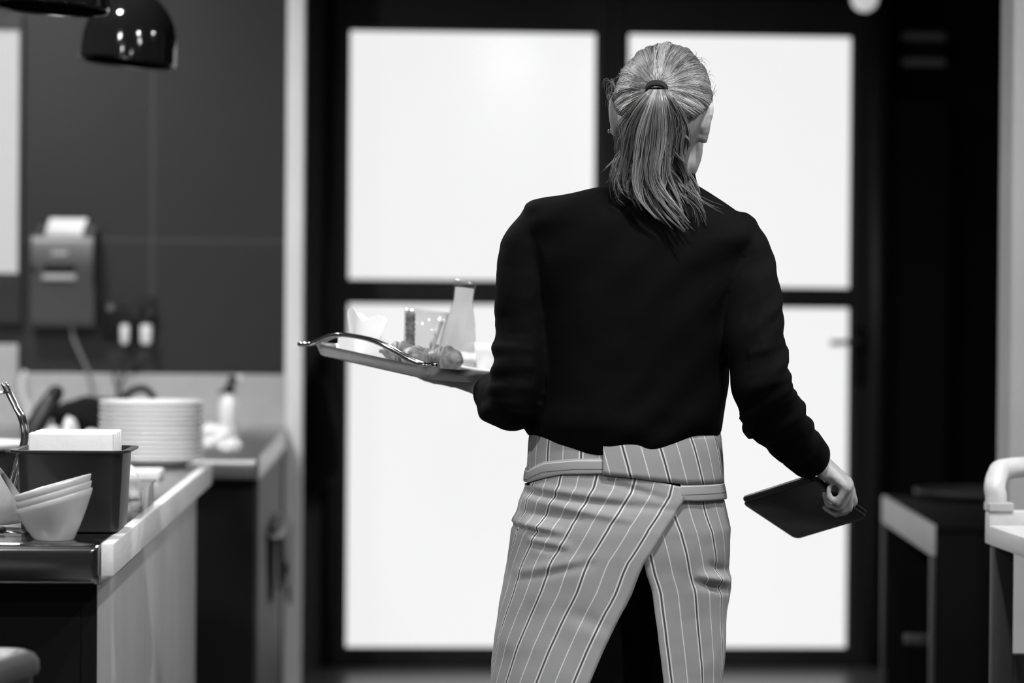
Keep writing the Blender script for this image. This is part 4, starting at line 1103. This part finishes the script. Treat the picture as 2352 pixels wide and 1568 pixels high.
# ---- blouse
TB = [(415, 1438, 1592, .056, PY), (428, 1402, 1606, .062, PY), (440, 1345, 1625, .068, PY), (455, 1250, 1648, .078, PY), (468, 1205, 1668, .086, PY), (485, 1204, 1690, .096, PY), (510, 1200, 1722, .107, PY), (548, 1204, 1742, .115, PY), (600, 1212, 1722, .122, PY), (680, 1224, 1692, .127, PY),
      (760, 1232, 1680, .129, PY), (850, 1230, 1674, .130, PY), (900, 1224, 1670, .132, PY), (940, 1214, 1664, .134, PY), (965, 1210, 1660, .133, PY), (985, 1211, 1655, .130, PY), (998, 1218, 1648, .126, PY), (1010, 1226, 1640, .118, PY)]
bl = Loft(TB)
zb0, zb1 = bl.r[0][0], bl.r[-1][0]
zw = P(1440, 930, PY).z
def dip(p):                              # the hem hangs lower in the middle of the back
    t = max(0.0, min(1.0, (zw - p.z)/(zw - zb0)))
    xx_ = (p.x - P(1380, 1000, PY).x)
    back = max(0.0, (PY - p.y)/0.13)
    return p - Vector((0, 0, t*back*(0.034*math.exp(-(xx_/0.135)**4) - 0.004)))
b = nb(); loft_mesh(b, bl, [zb0+(zb1-zb0)*i/60 for i in range(61)], 64, fn=dip)
def sleeve(pts, rad): tube(b, catmull(pts, 6), rad, 26, dome=False)
tube(b, catmull([P(1243, 514, PY), P(1215, 575, PY), P(1205, 660, PY-0.01), P(1200, 760, PY-0.022), P(1193, 850, PY-0.035), P(1184, 905, PY-0.04)], 6), [0.037, 0.048, 0.0475, 0.0455, 0.047, 0.046], 28, dome=True)
tube(b, catmull([P(1184, 905, PY-0.04), P(1172, 920, PY+0.01), P(1157, 917, PY+0.06), P(1143, 909, PY+0.11), P(1134, 902, PY+0.14)], 5), [0.046, 0.047, 0.045, 0.041, 0.037], 28)
tube(b, catmull([P(1690, 552, PY), P(1708, 600, PY-0.01), P(1720, 680, PY-0.04), P(1730, 760, PY-0.07), P(1741, 830, PY-0.09), P(1754, 885, PY-0.10)], 6), [0.048, 0.052, 0.0515, 0.050, 0.051, 0.051], 28, dome=True)
tube(b, catmull([P(1754, 885, PY-0.10), P(1779, 950, PY-0.07), P(1815, 1003, PY-0.025), P(1846, 1036, PY+0.012), P(1863, 1054, PY+0.032)], 6), [0.051, 0.0495, 0.0430, 0.0375, 0.0345], 28)
me = remesh('blouse', b, 0.0045, 3, 0.5)
LEL, REL = P(1172, 905, PY-0.035), P(1754, 885, PY-0.10)
ca_, cb_ = (REL-RS).normalized(), (RW-REL).normalized()
la_, lb_ = (LEL-LS).normalized(), (LW-LEL).normalized()
nrm = [v.normal.copy() for v in me.vertices]
for v, nn in zip(me.vertices, nrm):
    p = v.co; a = 0.0
    de = (p-REL).length; dl = (p-LEL).length
    a += noise.noise(p*9.0)*0.0035 + noise.noise(Vector((p.x*16+p.z*10, p.y*12, p.z*18-p.x*10)))*0.0022
    if p.x > P(1690, 784, PY).x and de < 0.30:
        w_ = math.exp(-(de/0.13)**2); u = (p-REL).dot((ca_+cb_).normalized())
        sd = p.x*0.8+p.z*0.3
        a += (0.007*w_+0.003)*noise.noise(Vector((u*42+sd*9, sd*9, p.y*9))) + 0.003*w_*noise.noise(Vector((u*95, sd*14, 3.3+p.y*14)))
    if p.x < P(1222, 784, PY).x and dl < 0.30:
        w_ = math.exp(-(dl/0.13)**2); u = (p-LEL).dot(la_)
        sd = p.x*0.8
        a += (0.006*w_+0.002)*noise.noise(Vector((u*42+sd*9, sd*9, p.y*9))) + 0.0025*w_*noise.noise(Vector((u*95, sd*14, 3.3+p.y*14)))
    # folds of the back running from the right armpit down to the left, and the blouson bunching
    if p.y < PY and abs(p.x-pxf.x) < 0.2:
        bk = min(1, (PY-p.y)/0.06)
        s1 = (p.x-pxf.x)*0.55 + (p.z-1.2)*-0.83
        a += bk*0.0028*math.sin(s1*95+4*noise.noise(p*5))*max(0, noise.noise(p*4)+0.4)
        zl_ = (p.z - P(1440, 975, PY).z)
        a += bk*0.006*math.exp(-(zl_/0.03)**2)*(0.6+noise.noise(p*18))
    v.co = p + nn*a
blouse = link('blouse', me, M['blouse'], person, smooth=True)
# cuffs and collar
b = nb(); cdv = (P(1863, 1054, PY+0.032)-P(1815, 1003, PY-0.025)).normalized(); cc = P(1863, 1054, PY+0.032)
tube(b, [cc-cdv*0.045, cc-cdv*0.04, cc-cdv*0.004, cc+cdv*0.003], [0.0378, 0.0395, 0.0365, 0.033], 28, cap=True)
obj('cuff', b, M['blouse'], blouse, sharp=50)
b = nb(); bp_ = cc - cdv*0.012 + Vector((-0.006, -0.037, -0.004)); tube(b, [bp_, bp_+Vector((-0.001, -0.003, 0))], 0.004, 12); obj('cuff_button', b, M['shoe'], blouse, sharp=40)
b = nb(); n = 40
rs = []
for rx, ry, dz, px_c in ((0.064, 0.062, -0.012, 0), (0.066, 0.064, 0.0, 0), (0.061, 0.058, 0.022, 0), (0.058, 0.055, 0.026, 0), (0.057, 0.054, 0.022, 0), (0.060, 0.058, -0.01, 0)):
    cc2 = P(1512, 432, PY+0.002)
    rs.append([cc2 + Vector((rx*math.sin(2*PI*k/n), -ry*math.cos(2*PI*k/n), dz*(1 if math.cos(2*PI*k/n) > -0.6 else 0.3))) for k in range(n)])
rings(b, rs, cap=False); obj('collar', b, M['blouse'], blouse, smooth=True)

# ---- apron
AP = [(975, 1226, 1640, .116, PY), (1010, 1221, 1645, .119, PY), (1060, 1218, 1648, .121, PY), (1110, 1211, 1652, .124, PY), (1150, 1195, 1660, .128, PY), (1210, 1181, 1675, .133, PY), (1260, 1173, 1674, .134, PY), (1300, 1166, 1671, .134, PY),
      (1345, 1159, 1675, .134, PY), (1400, 1151, 1668, .134, PY), (1470, 1139, 1664, .136, PY), (1568, 1130, 1656, .140, PY), (1700, 1116, 1642, .146, PY), (1860, 1100, 1628, .152, PY)]
ap = Loft(AP)
eA = sorted((lambda q: (q[1], q[0]))(ap.find(px, py, 0.008)) for px, py in ((1577, 1113), (1569, 1150), (1524, 1222), (1478, 1296), (1416, 1432), (1355, 1568)))
zA0, zA1 = eA[0], eA[1]
eA.insert(0, (zA0[0]-0.2, zA0[1] - 0.2*(zA1[1]-zA0[1])/(zA1[0]-zA0[0])))
eB = sorted((lambda q: (q[1], q[0]))(ap.find(px, py, 0.0)) for px, py in ((1430, 1113), (1450, 1200), (1478, 1290), (1496, 1352), (1508, 1436), (1525, 1568)))
zB0, zB1 = eB[0], eB[1]
eB.insert(0, (zB0[0]-0.2, zB0[1] - 0.2*(zB1[1]-zB0[1])/(zB1[0]-zB0[0])))
top_tab = sorted((lambda q: (q[0], q[1]))(ap.find(px, py, 0.006)) for px, py in ((1216, 1106), (1240, 1100), (1290, 1090), (1392, 1087), (1440, 1095), (1500, 1104), (1577, 1121)))
zbot = P(1400, 1850, PY).z
zsd = P(1440, 1112, PY).z
NU, NV = 190, 130
b = nb(); uvl = b.loops.layers.uv.new('UVMap')
grid = []; gu = []
hip = lambda px, py: P(px, py, PY-0.10)
folds = []
for (px0, py0, px1, py1, wd, am) in ((1205, 1118, 1420, 1140, 0.0055, 0.0042), (1195, 1132, 1450, 1165, 0.005, -0.0045), (1215, 1148, 1440, 1190, 0.0055, 0.0045), (1185, 1178, 1330, 1190, 0.006, -0.004), (1176, 1215, 1265, 1226, 0.0045, -0.0065), (1180, 1206, 1290, 1218, 0.0065, 0.006),
                                     (1225, 1252, 1290, 1262, 0.005, -0.0045), (1225, 1244, 1300, 1250, 0.0065, 0.004), (1200, 1330, 1350, 1290, 0.007, -0.0035), (1200, 1318, 1350, 1278, 0.009, 0.0035), (1380, 1100, 1530, 1145, 0.005, -0.004), (1370, 1150, 1560, 1170, 0.006, -0.003), (1300, 1400, 1400, 1440, 0.012, -0.0025), (1600, 1335, 1680, 1362, 0.006, -0.007), (1610, 1322, 1682, 1340, 0.008, 0.008), (1635, 1300, 1680, 1318, 0.006, -0.004)):
    folds.append((hip(px0, py0), hip(px1, py1), wd, am))
def fold_off(p):
    if p.y > PY + 0.02: return 0.0
    o = 0.0
    for a, c, wd, am in folds:
        ax, az = a.x, a.z; dx, dz = c.x-a.x, c.z-a.z
        l2 = dx*dx+dz*dz; t = ((p.x-ax)*dx+(p.z-az)*dz)/l2
        tc_ = max(0, min(1, t)); ddx, ddz = p.x-ax-dx*tc_, p.z-az-dz*tc_
        dist = math.hypot(ddx, ddz); w_ = 0.35+0.65*math.sin(PI*max(0.08, min(0.92, tc_)))
        o += am*w_*math.exp(-(dist/wd)**2)
    o += 0.0022*noise.noise(Vector((p.x*9, p.y*9, p.z*16))) + 0.0010*noise.noise(p*34)
    return o
def apron_rows():
    for j in range(NV+1):
        v = j/NV
        row = []; ur = []
        for i in range(NU+1):
            u = i/NU
            # iterate for this column's height
            z = zsd + (zbot-zsd)*v
            for _ in range(3):
                fB = lerp_tab(eB, z); fA = lerp_tab(eA, z) + 2*PI
                phi = fB + (fA-fB)*u
                ph = phi - 2*PI if phi > PI else phi
                zt = zsd
                if phi > PI and ph > top_tab[0][0]: zt = lerp_tab(top_tab, ph)
                z = zt + (zbot-zt)*v
            off = 0.0008 + 0.0085*max(0.0, (u-0.62)/0.38)**1.0
            p = ap.pt(phi, z, off)
            # pleats growing to the hem
            row.append(p)
            cx, a, d, y = ap.at(z)
        # arc length along the row
        s = [0.0]
        for k in range(1, len(row)): s.append(s[-1] + (row[k]-row[k-1]).length)
        tot = s[-1]
        half = NU//2
        # u measured from the over edge on the left half and from the under edge on the right half
        ur = [(tot-x) if k > half else x for k, x in enumerate(s)]
        ur2 = list(ur)
        fr = []
        for k, p in enumerate(row):
            cx, a, d, y = ap.at(p.z); nrm_ = Vector(((p.x-cx)/(a*a), (p.y-y)/(d*d), 0)).normalized()
            fr.append(p + nrm_*fold_off(p))
        yield fr, ur2, (tot-s[half], s[half])
for fr, ur, hv in apron_rows(): grid.append([b.verts.new(p) for p in fr]); gu.append((ur, hv))
for j in range(NV):
    for i in range(NU):
        f = b.faces.new((grid[j][i], grid[j][i+1], grid[j+1][i+1], grid[j+1][i]))
        left = i >= NU//2
        for l, (jj, ii) in zip(f.loops, ((j, i), (j, i+1), (j+1, i+1), (j+1, i))):
            u_ = gu[jj][0][ii]
            if left and ii == NU//2: u_ = gu[jj][1][0]
            l[uvl].uv = (u_ + (0.0 if left else 0.012), jj/NV)
bmesh.ops.recalc_face_normals(b, faces=b.faces)
me = bpy.data.meshes.new('apron'); b.to_mesh(me); b.free()
apron = link('apron', me, M['apron'], person, smooth=True)
def thicken(o, t, offset=1.0):
    m = o.modifiers.new('thickness', 'SOLIDIFY'); m.thickness = t; m.offset = offset
thicken(apron, 0.0014, -1.0)
def band(name, phi0, phi1, ztop, zbot_, off0, off1, m, parent, nu=110, nv=8, vunit=None, skew=0.0, folds_=True):
    """a strip of cloth round the hips from angle phi0 to phi1; ztop, zbot_ functions of the angle"""
    b = nb(); uvl = b.loops.layers.uv.new('UVMap'); g = []; us = []
    prev = None; acc = 0.0
    for i in range(nu+1):
        t = i/nu; phi = phi0+(phi1-phi0)*t; ph = (phi+PI) % (2*PI) - PI
        zt, zb = ztop(ph), zbot_(ph); colv = []
        for j in range(nv+1):
            v = j/nv; z = zt + (zb-zt)*v
            p = ap.pt(phi, z, off0+(off1-off0)*t + 0.0012*math.sin(v*PI))
            p = p + Vector((math.sin(phi), -math.cos(phi), 0))*(0.0009*noise.noise(p*22) if folds_ else 0)
            colv.append(b.verts.new(p))
        mid = colv[nv//2].co
        if prev is not None: acc += (mid-prev).length
        prev = mid.copy(); g.append(colv); us.append((acc, zt-zb))
    for i in range(nu):
        for j in range(nv):
            f = b.faces.new((g[i][j], g[i+1][j], g[i+1][j+1], g[i][j+1]))
            for l, (ii, jj) in zip(f.loops, ((i, j), (i+1, j), (i+1, j+1), (i, j+1))):
                v = jj/nv*us[ii][1]
                l[uvl].uv = (us[ii][0] - skew*v, v)
    bmesh.ops.recalc_face_normals(b, faces=b.faces)
    me = bpy.data.meshes.new(name); b.to_mesh(me); b.free()
    o = link(name, me, m, parent, smooth=True); thicken(o, 0.0012, 1.0); return o
zc = lambda py: P(1440, py, PY).z
def tabz(pts, off):
    t = sorted((lambda q: (q[0], q[1]))(ap.find(px, py, off)) for px, py in pts)
    return lambda ph: lerp_tab(t, ph) if len(t) > 1 else t[0][1]
f0 = ap.find(1387, 1070, 0.004)[0]
band('waistband', f0-2*PI+0.25, f0+0.12, lambda ph: zc(978), tabz(((1222, 1096), (1320, 1088), (1400, 1094), (1500, 1108), (1640, 1112)), 0.002), 0.0030, 0.0030, M['apron'], apron)
band('waistband_fold', f0, f0+2.6, lambda ph: zc(990), tabz(((1380, 1089), (1440, 1096), (1500, 1104), (1570, 1112), (1650, 1111)), 0.006), 0.0105, 0.004, M['apron'], apron, skew=0.28)
band('tie_strap', -PI*0.75, f0+0.03, tabz(((1216, 1078), (1252, 1060), (1324, 1053), (1385, 1053)), 0.006), tabz(((1216, 1108), (1250, 1098), (1292, 1090), (1392, 1088)), 0.006), 0.004, 0.0075, M['strap'], apron)
f1 = ap.find(1562, 1130, 0.006)[0]
band('tie_strap', f1, PI*0.8, tabz(((1560, 1112), (1655, 1107)), 0.006), tabz(((1560, 1150), (1600, 1151), (1660, 1147)), 0.006), 0.0075, 0.0045, M['strap'], apron)

# ---- folder in the right hand
Lq, Bq, Tq = P(1703, 1156, 4.105), P(1832, 1238, 4.165), P(1868, 1103, 3.985)
fa = (Tq-Lq); fb = (Bq-Lq); fl, fw = fa.length, fb.length
fa.normalize(); fb = (fb - fa*fb.dot(fa)); fb.normalize(); fn = fa.cross(fb).normalized()
if fn.y > 0: fn = -fn                       # towards the camera
fo = thing('bill_folder', 'black leather bill folder held in her right hand', 'folder', Lq + fa*fl/2 + fb*fw/2)
mf = Matrix((fa, fb, fn)).transposed().to_4x4(); mf.translation = Lq + fa*fl/2 + fb*fw/2
b = nb(); rs = [rrect(fl, fw, 0.012, z, 5, i_) for i_, z in ((0.001, -0.0035), (0.0, -0.0025), (0.0, -0.001), (0.001, 0.0))]
rings(b, rs); tput(b, mf); obj('front_cover', b, M['folder'], fo, sharp=50)
b = nb(); rs = [rrect(fl-0.01, fw-0.008, 0.006, z, 4, 0) for z in (-0.0085, -0.0036)]
rings(b, rs); tput(b, mf); obj('pages', b, M['folder_edge'], fo, sharp=50)
b = nb(); rs = [rrect(fl, fw, 0.012, z, 5, i_) for i_, z in ((0.001, -0.012), (0.0, -0.011), (0.0, -0.0096), (0.001, -0.0086))]
rings(b, rs); tput(b, mf); obj('back_cover', b, M['folder'], fo, sharp=50)
b = nb(); tube(b, [mf @ Vector((-fl/2+0.012, -fw/2-0.001, -0.006)), mf @ Vector((fl/2-0.012, -fw/2-0.001, -0.006))], 0.006, 12, dome=True); obj('spine', b, M['folder'], fo, smooth=True)

# ---- hair
def hairline(az):                        # az from the back of the head, radians; returns elevation
    return lerp_tab([(0, R(-30)), (R(35), R(-24)), (R(60), R(-12)), (R(85), R(4)), (R(105), R(14)), (R(130), R(24)), (R(155), R(40)), (PI, R(44))], abs(az))
CE = Vector((0, -0.008, 0.012)); CR_ = Vector((0.080, 0.102, 0.104))
def capdir(az, el): return Vector((math.sin(az)*math.cos(el), -math.cos(az)*math.cos(el), math.sin(el)))
def cappt(d, k=1.0): return hd(*(CE + Vector((d.x*CR_.x, d.y*CR_.y, d.z*CR_.z))*k))
hair = bpy.data.objects.new('hair', None)
b = nb(); nu, nv = 96, 40; g = []
tiew = P(1510, 209, 3.86); tl_ = HR.transposed() @ (tiew - HC) - CE; tdir = Vector((tl_.x/CR_.x, tl_.y/CR_.y, tl_.z/CR_.z)).normalized()
def lump(d):
    # ridges converging on the tie
    ax = tdir.orthogonal().normalized(); ay = tdir.cross(ax)
    w = math.atan2(d.dot(ay), d.dot(ax)); r = math.acos(max(-1, min(1, d.dot(tdir))))
    return (0.012*math.sin(w*13+2*noise.noise(d*2)) + 0.008*math.sin(w*29+1.5*noise.noise(d*3)))*min(1, r*1.2)
for j in range(nv+1):
    row = []
    for i in range(nu):
        az = -PI + 2*PI*i/nu; e0 = hairline(az); el = e0 + (PI/2-e0)*(j/nv)
        d = capdir(az, el); row.append(cappt(d, 1.0 + lump(d)*min(1, j/6)))
    g.append(row)
vv = [[b.verts.new(p) for p in r] for r in g[:-1]]; top = b.verts.new(g[-1][0])
for a, c in zip(vv, vv[1:]):
    for i in range(nu): b.faces.new((a[i], a[(i+1) % nu], c[(i+1) % nu], c[i]))
for i in range(nu): b.faces.new((vv[-1][i], vv[-1][(i+1) % nu], top))
bmesh.ops.recalc_face_normals(b, faces=b.faces)
me = bpy.data.meshes.new('hair'); b.to_mesh(me); b.free()
hair = link('hair', me, M['hair_cap'], person, smooth=True); thicken(hair, 0.006, -1.0)
# strands swept back to the tie
def strands(name, paths, parent, m):
    verts, faces, shade = [], [], []
    for pts, r0, r1, *sh in paths:
        n = len(pts); base = len(verts); sd_ = 4
        u = None
        for i, p in enumerate(pts):
            t = (pts[min(i+1, n-1)] - pts[max(i-1, 0)]).normalized()
            if u is None: u = t.orthogonal().normalized()
            u = (u - t*u.dot(t)).normalized(); w = t.cross(u); r = r0+(r1-r0)*i/(n-1)
            for k in range(sd_):
                a = 2*PI*k/sd_; verts.append(p + (u*math.cos(a)+w*math.sin(a))*r); shade.append(sh[0] if sh else 0.35)
        for i in range(n-1):
            for k in range(sd_):
                j = (k+1) % sd_; faces.append((base+i*sd_+k, base+i*sd_+j, base+(i+1)*sd_+j, base+(i+1)*sd_+k))
        faces.append(tuple(base+k for k in range(sd_))[::-1]); faces.append(tuple(base+(n-1)*sd_+k for k in range(sd_)))
    me = bpy.data.meshes.new(name); me.from_pydata([tuple(v) for v in verts], [], faces); me.update()
    at = me.attributes.new('shade', 'FLOAT', 'POINT'); at.data.foreach_set('value', shade)
    return link(name, me, m, parent, smooth=True)
def slerp(a, c, t):
    om = math.acos(max(-1, min(1, a.dot(c)))); s = math.sin(om)
    return a if s < 1e-5 else (a*math.sin((1-t)*om)+c*math.sin(t*om))/s
paths = []
for k in range(2100):
    az = random.uniform(-PI, PI); e0 = hairline(az)
    d0 = capdir(az, e0 + abs(random.gauss(0, 0.05)) + (0.02 if abs(az) > 1.4 else 0))
    kk = 1.0 + random.uniform(0.002, 0.022); wob = random.uniform(-.02, .02); ph = random.uniform(0, 6)
    st = random.choice((0.0, 0.0, 0.0, random.uniform(0, 0.4)))
    pts = []
    td = (tdir + Vector((random.gauss(0, .05), 0, random.gauss(0, .05)))).normalized()
    for i in range(11):
        t = st + (1-st)*i/10; d = slerp(d0, td, t)
        d = (d + d.cross(tdir)*wob*math.sin(t*PI+ph)).normalized()
        pts.append(cappt(d, kk + lump(d) - (0.012 if i == 0 else 0)))
    ax_ = tdir.orthogonal().normalized(); ay_ = tdir.cross(ax_); wa = math.atan2(d0.dot(ay_), d0.dot(ax_))
    sh = 0.25 + 0.60*noise.noise(Vector((math.cos(wa)*5, math.sin(wa)*5, 1.7))) + 0.60*noise.noise(Vector((math.cos(wa)*13, math.sin(wa)*13, 4.1)))
    paths.append((pts, 0.00085, 0.0007, max(0.0, min(0.75, sh))))
# flyaways
for k in range(70):
    az = random.choice((-1, -1, 1))*random.uniform(1.2, 2.0) if random.random() < 0.75 else random.uniform(-PI, PI)
    d = capdir(az, hairline(az)+random.uniform(0.05, 0.9)); p = cappt(d, 1.01)
    nn = (p - cappt(d, 0.9)).normalized(); side = nn.orthogonal().normalized(); side = Quaternion(nn, random.uniform(0, 6)) @ side
    l = random.uniform(0.008, 0.026)
    paths.append(([p + (nn*0.5*math.sin(t*1.6) + side*t + Vector((0, 0, -0.3*t*t)))*l for t in (0, .2, .4, .6, .8, 1)], 0.0004, 0.00015))
strands('swept_strands', paths, hair, M['hair'])
# the tie
tp = cappt(tdir, 1.02); tn = (tp - cappt(tdir, 0.8)).normalized()
b = nb()
u = tn.cross(Vector((0, 0, 1))).normalized(); w = u.cross(tn).normalized()
if w.z < 0: w = -w
tn2 = (tn*0.6 + Vector((0, -0.15, -0.55))).normalized()
u = tn2.cross(Vector((0, 0, 1))).normalized(); w = u.cross(tn2).normalized()
if w.z < 0: w = -w
tc2 = tp + tn*0.004
tube(b, [tc2 + (u*math.cos(2*PI*k/32)*0.0145 + w*math.sin(2*PI*k/32)*0.0105) for k in range(33)], 0.0042, 10, cap=True)
tube(b, [tc2 + tn2*0.006 + (u*math.cos(2*PI*k/32)*0.0140 + w*math.sin(2*PI*k/32)*0.0100) for k in range(33)], 0.0036, 10, cap=True)
obj('hair_tie', b, M['elastic'], hair, smooth=True)
# ponytail locks
paths = []
lock_ends = []
NL = 60
for k in range(NL):
    s = (k+0.5)/NL + random.uniform(-.02, .02); s = max(0, min(1, s)); lay = random.random()
    # rows of the ponytail outline: (py, left px, right px)
    pyE = lerp_tab([(0, 415), (0.12, 435), (0.25, 468), (0.4, 505), (0.55, 526), (0.7, 516), (0.8, 470), (0.9, 440), (1.0, 470)], s) + random.choice((0, -10, -30, -70, -110))*random.random()
    if s > 0.93: pyE = random.uniform(450, 512)
    out = [(206, 1496, 1527), (232, 1470, 1550), (262, 1452, 1565), (300, 1437, 1573), (340, 1424, 1574), (380, 1413, 1574), (415, 1412, 1578), (450, 1424, 1588), (490, 1452, 1602), (525, 1480, 1612)]
    path = []
    ph = s*5 + random.gauss(0, 0.8); amp = random.uniform(8, 22)
    nstep = 15
    for i in range(nstep):
        t = i/(nstep-1); py = 206 + (pyE-206)*t
        l, r = lerp_tab(out, py)
        sx = s + 0.06*math.sin(t*4+ph)*t
        px = l + (r-l)*sx + amp*math.sin(t*10+ph)*t - 10*math.sin(t*PI)*(1-s)
        dep = lerp_tab([(206, 3.838), (215, 3.832), (240, 3.828), (300, 3.838), (360, 3.848), (420, 3.852), (460, 3.846), (525, 3.838)], py)
        edge = 1 - (2*s-1)**2
        dep += 0.030*(1-edge)*min(1, t*3) - 0.012*edge*lay + 0.022*(1-lay)*min(1, t*2)
        path.append(P(px, py, dep))
    lock_ends.append(path)
    nst = 42; lsh = max(0.0, min(0.75, random.gauss(0.27, 0.22)))
    for q in range(nst):
        a = random.uniform(0, 2*PI); rr = math.sqrt(random.random())
        wv = random.uniform(0, 6); pts = []; cut = random.uniform(0.86, 1.04)
        for i in range(nstep):
            t = i/(nstep-1)*cut; f = t*(nstep-1); i0 = min(int(f), nstep-2); base = path[i0].lerp(path[i0+1], f-i0)
            rad = 0.0078*(0.40 + 0.9*math.sin(min(1, t*1.05)*PI*0.72)) * (1.0 if t < 0.5 else max(0.06, 1-(t-0.5)*1.95))
            pts.append(base + Vector((math.cos(a)*rr*rad + 0.0012*math.sin(t*9+wv), math.sin(a)*rr*rad*0.8, 0)))
        paths.append((pts, 0.0008, 0.0004, lsh))
# loose wisps at the left edge, the nape and over the right shoulder
for wpts in ([(1420, 395), (1410, 410), (1411, 430), (1418, 447), (1430, 454)], [(1425, 350), (1412, 372), (1406, 395), (1410, 412)], [(1560, 445), (1580, 460), (1598, 480), (1607, 505), (1610, 516)], [(1560, 420), (1600, 448), (1630, 466), (1655, 476)], [(1578, 425), (1588, 438), (1580, 448)], [(1412, 200), (1402, 182), (1396, 186), (1400, 204)], [(1405, 230), (1396, 214), (1402, 200), (1415, 190)], [(1412, 225), (1400, 232), (1404, 248)]):
    for q in range(9):
        o = Vector((random.gauss(0, .0035), random.gauss(0, .003), random.gauss(0, .0035)))
        dp = 3.86 if wpts[0][1] > 300 else 3.94
        if wpts[0][0] > 1550: dp = 3.855
        pts = [P(x, y, dp) + o*(0.4+0.6*i) for i, (x, y) in enumerate(wpts)]
        paths.append((catmull(pts, 4), 0.0003, 0.00012))
strands('ponytail', paths, hair, M['hair'])
